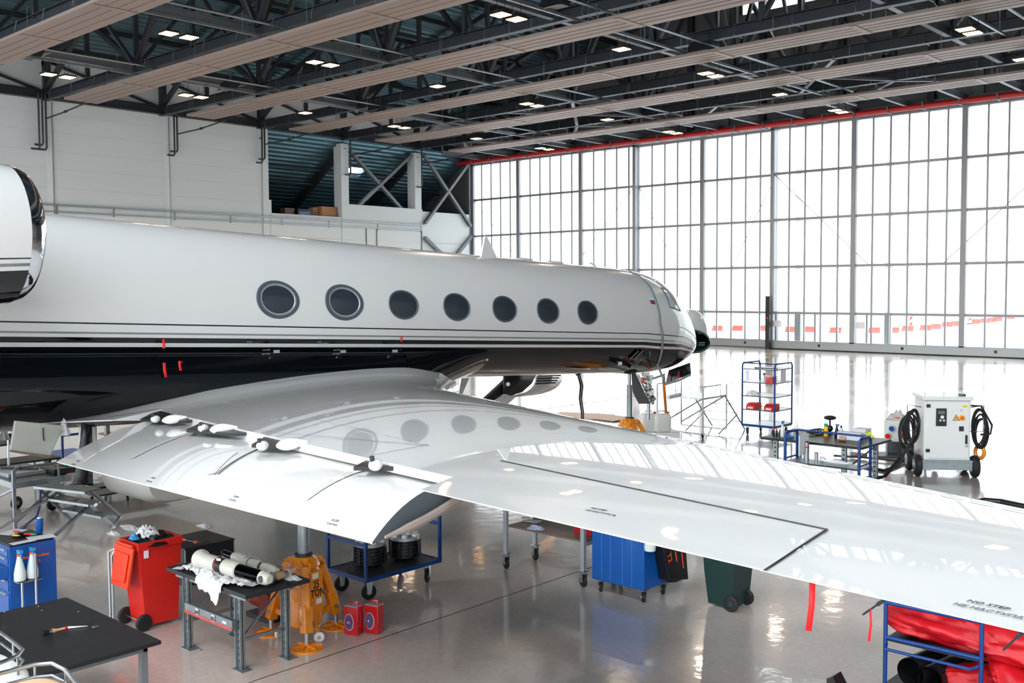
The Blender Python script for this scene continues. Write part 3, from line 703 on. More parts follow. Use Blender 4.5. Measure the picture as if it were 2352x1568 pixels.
# open radome ahead of the nose
ax_ = V((-.30, .55, .78)).normalized(); c0 = ony(1586, 784, 21.7)
q = MP(); prof = [(0, .48), (.12, .475), (.35, .44), (.6, .36), (.8, .25), (.93, .12), (.97, .01)]
q.lathe(c0, ax_, prof, 32, caps=False); q.build('radome', WHITE, plane, smooth=60)
q = MP(); q.lathe(c0, ax_, [(t_, r-.02) for t_, r in prof][::-1], 32, caps=False); q.build('radome_inside', GREENB, plane, smooth=60)
q = MP(); q.lathe(c0, ax_, [(-.02, .47), (-.03, .49), (.02, .495), (.03, .47)], 32, caps=False); q.build('radome_rim', DGREY, plane)
q = MP()
for px, py in ((1592, 750), (1603, 765), (1605, 787), (1604, 792)): p = surf(21.3, 0); e = ony(px, py, 21.7); q.tube([e, e+V((.1, .12, 0))], .012, 5)
q.build('radome_latch', LGREY, plane)
# engine nacelle
EX, EZ = -11.62, 4.62
def nac(yy, r, n=48): return [(EX+r*math.cos(2*PI*k/n), yy, EZ+.01*yy+r*math.sin(2*PI*k/n)) for k in range(n)]
zst = [math.degrees(math.asin(max(-1, min(1, (z-EZ)/.81)))) for z in (4.33, 4.315, 4.27, 4.235, 4.19)]
def nm(dg):
    if dg > 180: dg -= 360
    if dg < -90: dg = -180-dg
    if dg > 90: dg = 180-dg
    a = zst
    return 0 if dg > a[0] else 1 if dg > a[1] else 0 if dg > a[2] else 2 if dg > a[3] else 0 if dg > a[4] else 1
E_ = [4.46, 4.1, 3.5, 2.5, 1.2, 0, -1.5]
RR = [.755, .79, .81, .82, .80, .72, .6]
angs = sorted(set([round(7.5*k, 2) for k in range(48)]+[round(a % 360, 2) for a in zst]+[round((180-a) % 360, 2) for a in zst]))
def nr(yy, r): return [(EX+r*math.cos(math.radians(a)), yy, EZ+r*math.sin(math.radians(a))) for a in angs]
nacl = MP(); nacl.ring_loft([nr(a, b) for a, b in zip(E_, RR)], caps=False, mif=lambda i, j: nm(((angs[j]+(angs[j+1] if j+1 < len(angs) else 360))/2)))
nacelle = nacl.build('engine_nacelle', [WHITE, BLACKP, GREYP], plane, smooth=50)
q = MP(); q.lathe((EX, 4.46, EZ), (0, 1, 0), [(0, .757), (.08, .738), (.14, .71), (.18, .67), (.195, .64), (.18, .60), (.15, .57), (-.5, .6)], 48, caps=False); q.build('inlet_lip', CHROME, nacelle, smooth=60)
q = MP(); q.lathe((EX, 4.0, EZ), (0, 1, 0), [(0, .6), (.01, .01)], 32, caps=False); q.build('fan', STEEL, nacelle)
q = MP(); q.prism([(EX-.7, 3.6, EZ-.12), (EX-.7, -1, EZ-.12), (AX+.9, -1, EZ-.25), (AX+.9, 3.6, EZ-.25)], (0, 0, .24)); q.build('engine_pylon', WHITE, plane, bevel=.05)

# ---------------------------------------------------------------- wing
Zp = lambda x: 2.35+.052*(x+12.75)
def yLE(x): return 6.72-.56*(x+4.29)+(max(0, -x-10.6)**1.5)*.30
def yTE(x): return 4.08-.235*(x+4.31)
def fu(v): v = min(max(v, 0), 1); return (v**.55)*((1-v)**1.05)*2.05
def zu(x, y):
    c = yLE(x)-yTE(x); v = (yLE(x)-y)/c; th = .045+.012*max(0, min(1, (-x-6)/6))
    fil = max(0, (-11.9-x))*.12*max(0, min(1, v*6))*max(0, min(1, (1.1-v)*3))
    return Zp(x)+c*th*fu(v)+fil-(.03*c*max(0, .04-v)/.04)
def zl(x, y):
    c = yLE(x)-yTE(x); v = (yLE(x)-y)/c
    return Zp(x)-c*.055*fu(v)-.004-(.03*c*max(0, .04-v)/.04)
def onwing(px, py, dz=0.0):
    z = 2.7
    for _ in range(30):
        p = onz(px, py, z); z = .5*z+.5*(zu(p.x, p.y)+dz)
    return onz(px, py, z)
_s0, _s1 = onwing(365, 938), onwing(1045, 1096)
def ySH(x): f = (x-_s0.x)/(_s1.x-_s0.x); return _s0.y+(_s1.y-_s0.y)*f
_h0, _h1 = onwing(1150, 1057), onwing(1900, 1215)
def yHI(x): f = (x-_h0.x)/(_h1.x-_h0.x); return _h0.y+(_h1.y-_h0.y)*f
_t0, _t1 = onwing(965, 1125), onwing(1755, 1310)
def yAT(x): f = (x-_t0.x)/(_t1.x-_t0.x); return _t0.y+(_t1.y-_t0.y)*f
XF0, XF1 = -12.15, _s1.x; XA0, XA1 = (_t0.x+_h0.x)/2, (_t1.x+_h1.x)/2
print('WING', _s0, _s1, _h0, _h1, _t0, _t1, XF0, XF1, XA0, XA1)
def rear(x, side):
    if x < XF0-.001 or (abs(x-XF0) < .002 and side < 0): return min(ySH(x), 5.35+(-12.75-x)*-.6)
    if x < _s1.x-.001 or (abs(x-_s1.x) < .002 and side < 0): return ySH(x)
    if x < _h0.x: return yAT(x)
    if x < XA1-.001 or (abs(x-XA1) < .002 and side < 0): return yHI(x)
    return yAT(x)
def wsec(x, yr, n=26):
    le = yLE(x); U = []; Lw = []
    for i in range(n+1):
        t_ = (i/n)**1.7; y = le-(le-yr)*t_; U.append(V((x, y, zu(x, y)))); Lw.append(V((x, y, zl(x, y))))
    tk = max(.0, 1)
    return U, Lw
q = MP()
segs = [(-13.4, XF0, -1), (XF0, _s1.x, 0), (_s1.x, -.1, 0)]
def span(xa, xb, yrf, n):
    rows = [xa+(xb-xa)*i/n for i in range(n+1)]
    Us, Ls = [], []
    for x in rows:
        U, Lw = wsec(x, yrf(x)); Us.append(U); Ls.append(Lw)
    q.grid(Us); q.grid(Ls, flip=True)
    q.grid([[u[-1], l[-1]] for u, l in zip(Us, Ls)], flip=False)
    for k, fl_ in ((0, False), (-1, True)):
        for i in range(len(Us[k])-1):
            pts = [Us[k][i], Us[k][i+1], Ls[k][i+1], Ls[k][i]]; q.poly(pts if not fl_ else pts[::-1])
def r_in(x): return 5.9+(x+12.15)*(.75)      # wing root trailing wedge
span(-13.3, XF0, lambda x: max(5.3, r_in(x)), 6)
span(XF0, _s1.x, ySH, 22)
# between shroud end and aileron, and aileron bay
def r_ail(x):
    f = min(1, max(0, (x-_s1.x)/.05)); return yHI(x)
xs_end = XA1
span(_s1.x, XA1, lambda x: yHI(x), 10)
span(XA1, -.15, yAT, 8)
q.build('wing', WHITE, plane, smooth=50)
# aileron lies in the bay
def ail(x0t, x1t, x0h, x1h, name, gap=.03):
    q = MP(); n, k = 10, 8; Us, Ls = [], []
    for i in range(n+1):
        f = i/n; row = []; rl = []
        a = V((x0h+(x1h-x0h)*f, 0, 0)); a.y = yHI(a.x)-gap; b = V((x0t+(x1t-x0t)*f, 0, 0)); b.y = yAT(b.x)
        for j in range(k+1):
            g_ = j/k; x = a.x+(b.x-a.x)*g_; y = a.y+(b.y-a.y)*g_; z = zu(x, y)+.004; row.append(V((x, y, z))); rl.append(V((x, y, z-.006-.12*(1-g_))))
        Us.append(row); Ls.append(rl)
    q.grid(Us); q.grid(Ls, flip=True)
    q.grid([[u[0], l[0]] for u, l in zip(Us, Ls)], flip=True); q.grid([[u[-1], l[-1]] for u, l in zip(Us, Ls)])
    q.grid([[u, l] for u, l in zip(Us[0], Ls[0])]); q.grid([[u, l] for u, l in zip(Us[-1], Ls[-1])], flip=True)
    return q.build(name, WHITE, plane, smooth=50)
ail(_t0.x, _t1.x-.006, _h0.x, _h1.x-.006, 'aileron', .01)
# dark gap lines and fine panel lines following the skin
def wline(pts, w_, m_, name, n=24, lift=.006):
    q = MP(); P = []
    for (a, b) in zip(pts, pts[1:]):
        for i in range(n+1):
            f = i/n; P.append(onwing(a[0]+(b[0]-a[0])*f, a[1]+(b[1]-a[1])*f, lift))
    q2 = []
    for i, p in enumerate(P):
        d = P[min(i+1, len(P)-1)]-P[max(i-1, 0)]; d.z = 0; d.normalize(); s_ = V((-d.y, d.x, 0))*w_/2; q2.append([p-s_, p+s_])
    q.grid(q2, flip=True); return q.build(name, m_, plane)
GREYV = mat('pale_grey_pad', (196, 196, 196), .4)
SEAMG = mat('fine_panel_gap', (150, 148, 146), .6)
wline([(1150, 1057), (1900, 1215)], .022, BLK, 'aileron_gap')
wline([(1900, 1215), (1755, 1310)], .012, BLK, 'aileron_gap')
wline([(247, 958), (365, 938)], .02, BLK, 'flap_cove_edge')
wline([(575, 880), (615, 881), (740, 862), (900, 852), (950, 858)], .012, DGREY, 'root_panel_line')
wline([(600, 989), (985, 1022)], .008, DGREY, 'spoiler_line'); wline([(600, 998), (980, 1020)], .005, SEAMG, 'spoiler_line')
wline([(850, 1045), (985, 1020)], .010, DGREY, 'spoiler_line')
wline([(400, 938), (505, 922), (600, 935)], .006, SEAMG, 'panel_line')
wline([(700, 955), (985, 1022)], .005, SEAMG, 'panel_line')
# flap
FX0, FX1 = -12.05, -4.86
def ftip(x): f = (x-FX0)/(FX1-FX0); a = V((-12.05, 5.15, 1.975)); b = V((-4.86, 4.01, 2.425)); return V((x, a.y+(b.y-a.y)*f, a.z+(b.z-a.z)*f))
def fsec(x, n=12):
    ys_ = ySH(x); f = (x-FX0)/(FX1-FX0); p0 = V((x, ys_+.28, zu(x, ys_)-.10)); T = ftip(x); c_ = V((x, ys_-.35*(1-f*.5), zu(x, ys_)-.02))
    U = []
    for i in range(n+1): t_ = i/n; U.append(p0*(1-t_)**2+c_*2*t_*(1-t_)+T*t_*t_)
    b0 = p0-V((0, -.0, .09)); Lw = [b0*(1-i/n)+(T-V((0, 0, .012)))*(i/n)-V((0, 0, .03*math.sin(PI*i/n))) for i in range(n+1)]
    return U, Lw
def flapz(x, y):
    U, _ = fsec(x, 24)
    for a, b in zip(U, U[1:]):
        if b.y <= y <= a.y: f = (a.y-y)/(a.y-b.y); return a.z+(b.z-a.z)*f
    return U[-1].z if y < U[-1].y else U[0].z
def onflap(px, py, dz=0):
    z = 2.4
    for _ in range(40): p = onz(px, py, z); z = .6*z+.4*(flapz(min(max(p.x, FX0), FX1), p.y)+dz)
    return onz(px, py, z)
q = MP(); Us, Ls = [], []
for i in range(31):
    x = FX0+(FX1-FX0)*i/30; U, Lw = fsec(x); Us.append(U); Ls.append(Lw)
q.grid(Us); q.grid(Ls, flip=True); q.grid([[u[0], l[0]] for u, l in zip(Us, Ls)], flip=True); q.grid([[u[-1], l[-1]] for u, l in zip(Us, Ls)])
for k, fl_ in ((0, False), (-1, True)):
    for i in range(12): pts = [Us[k][i], Us[k][i+1], Ls[k][i+1], Ls[k][i]]; q.poly(pts if not fl_ else pts[::-1], 1)
flap = q.build('flap', [WHITE, DGREY], plane, smooth=50)
M(PO).tube([fsec(FX1+.03)[1][i]+V((0.02, -.0, .03)) for i in range(0, 12)], [.03]*9+[.022, .016, .01], 8).build('flap_end_tube', STRIPM, flap)
def fstrip(pa, pb, w_, m_, name, lift=.008, n=14, parent=None):
    a, b = onflap(*pa), onflap(*pb); q = MP(); rows = []
    for i in range(n+1):
        p = a+(b-a)*(i/n); d = (b-a); d.z = 0; d.normalize(); s_ = V((-d.y, d.x, 0))*w_/2
        row = []
        for e in (p-s_, p+s_): row.append(V((e.x, e.y, flapz(e.x, e.y)+lift)))
        rows.append(row)
    q.grid(rows, flip=True); return q.build(name, m_, flap)
TRK = mat('pale_track_fairing', (205, 202, 198), .3, coat=.6)
fstrip((545, 1040), (492, 1092), .012, DGREY, 'track_groove'); fstrip((610, 1022), (486, 1090), .13, TRK, 'flap_track')
fstrip((420, 1000), (300, 1054), .13, TRK, 'flap_track'); fstrip((850, 1075), (698, 1148), .13, TRK, 'flap_track')
fstrip((620, 1022), (500, 1091), .02, STEEL, 'track_groove')
# flap track recesses: black plates painting in their shade; carriages and teardrop fairings
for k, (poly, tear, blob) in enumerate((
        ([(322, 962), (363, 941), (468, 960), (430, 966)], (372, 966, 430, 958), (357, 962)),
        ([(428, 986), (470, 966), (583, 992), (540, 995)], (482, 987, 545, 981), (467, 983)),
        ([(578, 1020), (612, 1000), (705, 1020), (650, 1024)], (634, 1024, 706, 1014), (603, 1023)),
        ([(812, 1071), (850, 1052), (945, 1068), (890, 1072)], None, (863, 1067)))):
    pts = [onwing(px, py, -.02) for px, py in poly]; q = MP(); q.prism([p-V((0, 0, .0)) for p in pts], (0, 0, -.03)); q.build('track_recess_shade', BLK, plane)
    if tear:
        a, b = onwing(tear[0], tear[1], .0), onwing(tear[2], tear[3], .0)
        q = MP(); n = 10; q.tube([a+(b-a)*(i/n) for i in range(n+1)], [.012+.042*math.sin(PI*(i/n)**.75) for i in range(n+1)], 12); q.build('track_fairing', WHITE, plane, smooth=60)
    p = onwing(blob[0], blob[1], 0); q = MP(); q.ball(p+V((0, 0, .0)), (.045, .06, .045), 10); q.cyl(p+V((0, -.03, .03)), p+V((0, -.035, .065)), .018, 10, 1); q.build('track_carriage', [WHITE, STEEL], plane)
# under-skin spar visible through the slot
# lettering on wing and flap
for (px, py, s_) in ((2238, 1381, .036), (1374, 1167, .030)):
    for i, (tt, dx, dy_) in enumerate((('NO STEP', 0, 0), ('НЕ НАСТУПАТЬ', -32 if px > 2000 else -12, 7 if px > 2000 else 5))):
        p = onwing(px+dx-20, py+dy_, .006)
        text(tt, s_, plane, p, (1, -.22, .055), (0, 1, .0), BLK if i == 0 else DGREY, 'wing_lettering', PO)
for (px, py, s_) in ((758, 1196, .030), (534, 1141, .027), (344, 1098, .03), (172, 1059, .03)):
    for i, (tt, dx, dy_) in enumerate((('NO STEP', 2, 0), ('НЕ НАСТУПАТЬ', -9, 7))):
        p = onflap(px+dx, py+dy_, .008); nx_ = onflap(px+dx+12, py+dy_+3, .008); up = onflap(px+dx, py+dy_-6, .008)-p
        text(tt, s_*(.8 if i else 1), plane, p, nx_-p, up, BLK if i == 0 else DGREY, 'flap_lettering', PO, sx=.8)
# vortex generators and lights on the leading edge region
a, b = V((-4.45, yLE(-4.45)-.2, 0)), V((-1.38, yLE(-1.38)-.2, 0))
for i in range(19):
    p = a+(b-a)*(i/18); q = MP(); q.prism([(p.x+.075*math.cos(PI/3*k), p.y-.03+.035*math.sin(PI/3*k)-.045*math.cos(PI/3*k), zu(p.x+.075*math.cos(PI/3*k), p.y-.03+.035*math.sin(PI/3*k)-.045*math.cos(PI/3*k))+.001) for k in range(6)], (0, 0, .006)); q.build('vortex_generator_pad', GREYV, plane)
# static wicks and streamers on the trailing edge
for px, py, ex, ey in ((2030, 1378, 1982, 1411), (2350, 1450, 2304, 1493)):
    p = onwing(px, py, -.01); e = onz(ex, ey, p.z-.02); q = MP(); q.tube([p, p*.7+e*.3], .007, 6); q.tube([p*.7+e*.3, e], .0035, 6); q.build('static_wick', STEEL, plane)
def hang(px, py, px2, py2, w_, lab):
    p = onwing(px, py, -.02); e = V((p.x, p.y, 0)); r_ = ray(px2, py2); t_ = (p.x*r_.x+p.y*r_.y)/(r_.x**2+r_.y**2); z = HC+r_.z*t_
    e = V((r_.x*t_, r_.y*t_, z)); return ribbon('warning_streamer', [p, p*.5+e*.5+V((0, .01, 0)), e], w_, lab, (1, .3, 0))
hang(1866, 1336, 1857, 1448, .022, 'long wide red streamer hanging below the wing trailing edge')
hang(1999, 1398, 1996, 1472, .008, 'thin twisted red streamer hanging from the static wick near the blue rack')
# far wing stub, door steps, gear
q = MP(); q.prism([(AX-1, 11.5, 2.3), (AX-1, 5.5, 2.4), (AX-13, 3.3, 3.0), (AX-13, 5.2, 3.0)], (0, 0, .25)); q.build('left_wing', WHITE, plane)
# open airstair door hanging at the far side under the fuselage
XD = AX-1.55
def dpt(px, py, x=XD): return onx(px, py, x)
q = MP(); rows = []
for i in range(9):
    t_ = i/8; a = t_*PI/2
    rows.append([dpt(1153+(1233-1153)*math.sin(a)**.9, 862+52*math.cos(a)**.8), dpt(1183+(1292-1183)*math.sin(a)**.9, 862+48*math.cos(a)**.8, XD-.1)])
q.grid(rows); o_ = q.build('airstair_door', WHITE, plane); s = o_.modifiers.new('s', 'SOLIDIFY'); s.thickness = .05
q = MP(); q.poly([dpt(1155, 905, XD+.05), dpt(1175, 908, XD+.05), dpt(1200, 900, XD+.05), dpt(1222, 880, XD+.05), dpt(1232, 860, XD+.05), dpt(1160, 860, XD+.05)]); o_ = q.build('airstair_inside', BLK, plane); s = o_.modifiers.new('s', 'SOLIDIFY'); s.thickness = .05
q = MP(); q.prism([dpt(1114, 917), dpt(1133, 921), dpt(1190, 880), dpt(1165, 870)], (-.1, 0, 0)); q.build('airstair_rail', BLK, plane)
q = MP(); q.cyl(dpt(1167, 882, XD+.1), dpt(1167, 882, XD+.14), .045, 16); q.build('airstair_bolt_cap', LGREY, plane)
q = MP(); q.prism([dpt(1135, 921, XD-.2), dpt(1165, 929, XD-.2), dpt(1187, 910, XD-.2), dpt(1152, 905, XD-.2)], (-.05, 0, 0)); q.build('airstair_lower_skin', WHITE, plane)
q = MP()
for i in range(4):
    a = dpt(1236-2*i, 863+6*i, XD+.06); b = dpt(1288-4*i, 862+5.5*i, XD-.05); q.beam(a, b, .015, .03)
q.build('door_stripes', BLACKP, plane)
q = MP(); q.prism([dpt(1060, 868, XD), dpt(1078, 868, XD), dpt(1062, 905, XD), dpt(1054, 902, XD)], (-.05, 0, 0)); q.build('far_side_antenna', WHITE, plane)
# nose gear
GX, GY = AX, 19.05
def ng(px, py, dx=0): return ony(px, py, GY-dx)
q = MP()
q.tube([ng(1485, 855), ng(1490, 905), ng(1492, 925)], [.07, .06, .045], 12); q.tube([ng(1490, 925), ng(1489, 963)], .04, 12, 1)
q.tube([ng(1498, 862), ng(1490, 900)], .025, 8); q.tube([ng(1466, 862), ng(1486, 905)], .025, 8); q.tube([ng(1475, 858), ng(1500, 868)], .04, 8)
rr = random.Random(3)
for k in range(34):
    f = rr.random(); q.ball(ng(1474+18*f+rr.random()*14, 860+f*58, .05+.1*rr.random()), (.025+.03*rr.random(), .03, .025+.03*rr.random()), 7, rr.choice((0, 0, 1)))
for k in range(6): a = 862+9*k; q.tube([ng(1478+2*k, a, .15), ng(1472+2*k, a+6, .2), ng(1484+2*k, a+9, .15)], .01, 5, 2)
q.build('nose_gear_leg', [CREAM, ALU, RUBBER], plane)
MP().tube([ng(1476, 866, .2), ng(1477, 880, .2)], .03, 6).build('gear_lock_pin', RED, plane)
q = MP()
for k in range(5): q.ball(ng(1497+2*(k % 3), 908+4*k, .1), (.04, .05, .05), 7, k % 2)
q.wheel(ng(1499, 919, .05), (1, .2, 0), .07, .05); q.build('gear_steering_unit', [ALU, STEEL], plane)
q = MP(); q.prism([ng(1450, 857, .3), ng(1458, 857, .3), ng(1491, 927, .3), ng(1467, 927, .3), ng(1453, 900, .3)], (0, .03, 0)); q.build('nose_gear_door', BLK, plane)
q = MP(); q.ball(ng(1446, 849, .1), (.2, .25, .1), 12); q.build('gear_bay_cover', BLK, plane)
# lower panel open under the nose
q = MP(); PY = 21.0
q.prism([ony(1536, 850, PY), ony(1583, 833, PY), ony(1586, 858, PY), ony(1528, 882, PY)], (0, .03, 0)); q.build('nose_access_door', BLACKP, plane)
q = MP(); q.tube([ony(1526, 883, PY-.05), ony(1560, 873, PY-.05), ony(1586, 860, PY-.05)], .03, 6); q.tube([ony(1495, 871, PY), ony(1526, 860, PY)], .03, 6); q.build('access_door_frame', GSTRAP, plane)
q = MP(); q.tube([ony(1538, 860, PY-.06), ony(1535, 876, PY-.06)], .012, 5); q.tube([ony(1560, 853, PY-.06), ony(1557, 871, PY-.06)], .012, 5); q.build('access_door_strut', RED, plane)
# gear door panel hanging under the rear belly and black gear fairing
GXP = -12.6
q = MP(); q.prism([onx(35, 966, GXP), onx(147, 977, GXP), onx(116, 1049, GXP), onx(24, 1034, GXP)], (-.05, 0, 0)); q.build('main_gear_door', mat('grey_green_primer', (166, 168, 160), .45, noise=.12, scale=3), plane, bevel=.01)
q = MP(); q.prism([onx(26, 1034, GXP+.02), onx(116, 1046, GXP+.02), onx(114, 1052, GXP+.02), onx(25, 1038, GXP+.02)], (-.06, 0, 0)); q.build('gear_door_seal', BROWNB, plane)
q = MP(); q.tube([onx(99, 982, GXP+.03), onx(99, 1000, GXP+.03), onx(101, 1012, GXP+.03)], .008, 5); q.build('gear_door_cable', BLK, plane)
q = MP(); cs = [(187, 970), (184, 1010), (178, 1050), (172, 1090), (168, 1104), (160, 1112)]; cr_ = [(207, 975), (208, 1010), (209, 1050), (209, 1090), (210, 1108), (210, 1113)]
q.grid([[onx(*a, -12.4), onx(*b, -12.4)] for a, b in zip(cs, cr_)]); o_ = q.build('main_gear_fairing', BLK, plane); s = o_.modifiers.new('s', 'SOLIDIFY'); s.thickness = .05
q = MP(); q.beam(onx(200, 980, -13.2), onx(205, 1100, -13.2), .16, .16); q.build('main_gear_leg', CREAM, plane)
q = MP(); q.beam((AX+1.0, 4.6, az(5)-1.55), (AX+1.0, 7.4, az(7)-1.55), .06, .04); q.build('keel_edge', ALU, plane)
# ================================================================ SHOP EQUIPMENT, NEAR
from mathutils import noise as _ns
def zat(x, y, px, py):
    r = ray(px, py); t = (x*r.x+y*r.y)/(r.x**2+r.y**2); return HC+r.z*t
def caster(parent, x, y, h, r=.08, w=.035, ang=0, off=(0, 0, 0), m_=None, hub=None):
    """swivel caster: plate top at height h"""
    o = v3(off); q = M(o); ax = V((math.cos(ang), math.sin(ang), 0)); c_ = V((x, y, r))
    for s in (-1, 1): q.prism([c_+ax*s*(w/2+.012)+V((-ax.y, ax.x, 0))*a+V((0, 0, b)) for a, b in ((-.022, -.02), (.022, -.02), (.05, h-r-.02), (-.05, h-r-.02))], ax*s*.004)
    q.bx(x-.05, x+.05, y-.05, y+.05, h-.02, h-.008); q.cyl((x, y, h-.02), (x, y, h), .03, 10)
    q.cyl(c_-ax*(w/2+.02), c_+ax*(w/2+.02), .012, 8)
    fk = q.build('caster', ALU, parent)
    M(o).wheel(c_, ax, r, w, n=24).build('wheel', [m_ or RUBBER, hub or GALV], fk); return fk
def lump(c_, rx, ry, h, seed, n=26, m=14, irr=.45, q=None):
    """a crumpled heap of cloth or film"""
    q = q or M(); c_ = v3(c_); rings = []
    for i in range(m+1):
        t_ = i/m; row = []
        for j in range(n):
            a = 2*PI*j/n; nz = _ns.noise(V((math.cos(a)*1.7+seed, math.sin(a)*1.7, seed*.7)))
            rr = (1-t_)*(1+irr*nz); x, y = math.cos(a)*rx*rr, math.sin(a)*ry*rr
            z = h*(1-(1-t_)**2)*(.6+.8*abs(_ns.noise(V((x*9/max(rx, .05)*.35+seed, y*9/max(ry, .05)*.35, seed)))) )+.25*h*_ns.noise(V((x*30, y*30, seed)))*(1 if 0 < i else 0)
            row.append((c_.x+x, c_.y+y, c_.z+max(.002, z) if i else c_.z+.002))
        rings.append(row)
    q.ring_loft(rings, caps=False); q.poly(rings[-1]); return q
def bottle(c_, r, h, m1, m2, lab, cat='bottle', name='bottle', neck=.35, trig=False, group=None, mt=None):
    t = thing(name, lab, cat, c_, group=group)
    M().lathe((0, 0, 0), (0, 0, 1), ([(0, r*.9), (.01, r), (h*.25, r*1.0), (h*.74, r*neck*1.2), (h*.8, r*neck)] if trig else [(0, r*.9), (.01, r), (h*.55, r), (h*.72, r*neck*1.3), (h*.8, r*neck)]), 20).build('body', m1, t)
    if trig:
        M().cyl((0, 0, h*.79), (0, 0, h*.86), r*neck*1.25, 14).build('collar', mt or m2, t)
        M().prism([(-r*.35, -r*.3, h*.86), (r*.9, -r*.3, h*.9), (r*1.0, -r*.3, h), (-r*.5, -r*.3, h*.99)], (0, r*.6, 0)).prism([(r*.4, -r*.12, h*.88), (r*.95, -r*.12, h*.74), (r*1.05, -r*.12, h*.76), (r*.6, -r*.12, h*.92)], (0, r*.24, 0)).build('trigger', m2, t)
    else: M().cyl((0, 0, h*.79), (0, 0, h), r*neck*1.25, 16).build('cap', m2, t)
    return t
def wtext(body, size, parent, org, xd, up, m_, off, sx=1): return text(body, size, parent, org, xd, up, m_, 'lettering', off, sx=sx, bold=.002)

# --- blue tool cabinet
zt = 1.0; A = onz(20, 1252, zt); B_ = onz(130, 1238, zt); ax0, ay0, ay1 = A.x+.0, A.y, A.y+.55
ax1 = ax0-.75
t = thing('tool_cabinet', 'blue tool cabinet with open drawer and papers on top behind the black table', 'cabinet', ((ax0+ax1)/2, (ay0+ay1)/2, 0)); o = t.location
M(o).bx(ax1, ax0, ay0, ay1, .12, zt-.03).build('body', BLUEC, t, bevel=.004)
M(o).bx(ax1+.02, ax0-.02, ay0+.02, ay1-.02, zt-.03, zt-.012).build('top_mat', BLK, t)
for i, (z0, z1) in enumerate(((.86, .95), (.76, .85), (.60, .74), (.44, .58), (.16, .42))):
    dd = M(o).bx(ax1+.03, ax0-.02, ay0-.015-(.12 if i == 2 else 0), ay0+.02, z0, z1).build('drawer', BLUEC, t, bevel=.003)
    M(o).bx(ax1+.06, ax0-.06, ay0-.03-(.12 if i == 2 else 0), ay0-.015-(.12 if i == 2 else 0), z1-.03, z1-.012).build('handle', ALU, dd)
for x in (ax0-.1, ax1+.1):
    for y in (ay0+.1, ay1-.1): caster(t, x, y, .12, .05, .03, .3, o)
wtext('Avionic Toolbox', .046, t, (ax0+.001, ay0+.155, .80), (0, 1, 0), (0, 0, 1), ORANGED, o, 1.0)
wtext('MIX-T1', .046, t, (ax0+.001, ay0+.22, .73), (0, 1, 0), (0, 0, 1), ORANGED, o, 1.0)
# bracket with bottles on its side
t = thing('bottle_holder_stand', 'pale tube stand holding two spray bottles against the blue tool cabinet', 'stand', (ax0+.16, ay0+.15, 0)); o = t.location
M(o).tube([(ax0+.2, ay0+.06, 0), (ax0+.2, ay0+.06, .58)], .014, 10).build('leg', ALU, t)
M(o).tube([(ax0+.2, ay0+.22, 0), (ax0+.2, ay0+.22, .9)], .014, 10).build('leg', ALU, t)
M(o).bx(ax0+.06, ax0+.2, ay0+.02, ay0+.3, .57, .58).build('holder_plate', ALU, t)
bottle((ax0+.12, ay0+.07, .585), .066, .37, TRANSL, TEALB, 'left white spray bottle with blue trigger hanging by the blue tool cabinet', name='spray_bottle', trig=True, mt=ORANGED)
bottle((ax0+.11, ay0+.22, .585), .066, .37, TRANSL, TEALB, 'right white spray bottle with blue trigger hanging by the blue tool cabinet', name='spray_bottle', trig=True, mt=ORANGED)
zc = zt-.01
q = onz(40, 1228, zc)
for k, (px, py, w_, d_, rz) in enumerate(((30, 1222, .2, .3, .4), (52, 1245, .12, .28, .1), (95, 1234, .21, .3, -.15))):
    q = onz(px, py, zc+.002*k); tag(M().box((q.x, q.y, zc+.003+.003*k), (w_, d_, .002), rz).build('paper_sheet', PAPER), ('sheet of paper under the small tools on the blue cabinet', 'narrow sheet of paper by the front edge of the blue cabinet top', 'printed sheet of paper overhanging the corner of the blue cabinet')[k], 'paper')
q = onz(48, 1228, zc+.01); t = tag(lump((q.x, q.y, zc+.01), .13, .09, .03, 3).build('tool_pouch', BLK), 'black tool pouch lying open on the blue cabinet', 'pouch')
for k, (px, py, m_, nm, lb) in enumerate(((38, 1220, RED, 'red_tool', 'small red handled tool on the blue cabinet, left one'), (63, 1226, RED, 'red_tool', 'small red handled tool on the blue cabinet, right one'), (36, 1229, YEL, 'yellow_tool', 'small yellow handled tool on the blue cabinet'), (74, 1226, GREEN, 'green_tool', 'small green handled tool on the blue cabinet'))):
    q = onz(px, py, zc+.05); tag(M().tube([q+V((-.03, -.03, 0)), q, q+V((.05, .03, 0))], [.008, .013, .004], 8).build(nm, m_), lb, 'tool')
q = onz(91, 1224, zc); bt = thing('shaker_bottle', 'blue shaker bottle standing on the blue tool cabinet', 'bottle', q)
M().lathe((0, 0, 0), (0, 0, 1), [(0, .036), (.01, .04), (.15, .046), (.155, .05), (.18, .05), (.185, .04)], 24).build('body', BLUEC, bt); M().cyl((0, 0, .185), (0, 0, .2), .025, 14).build('lid', WPLAST, bt)

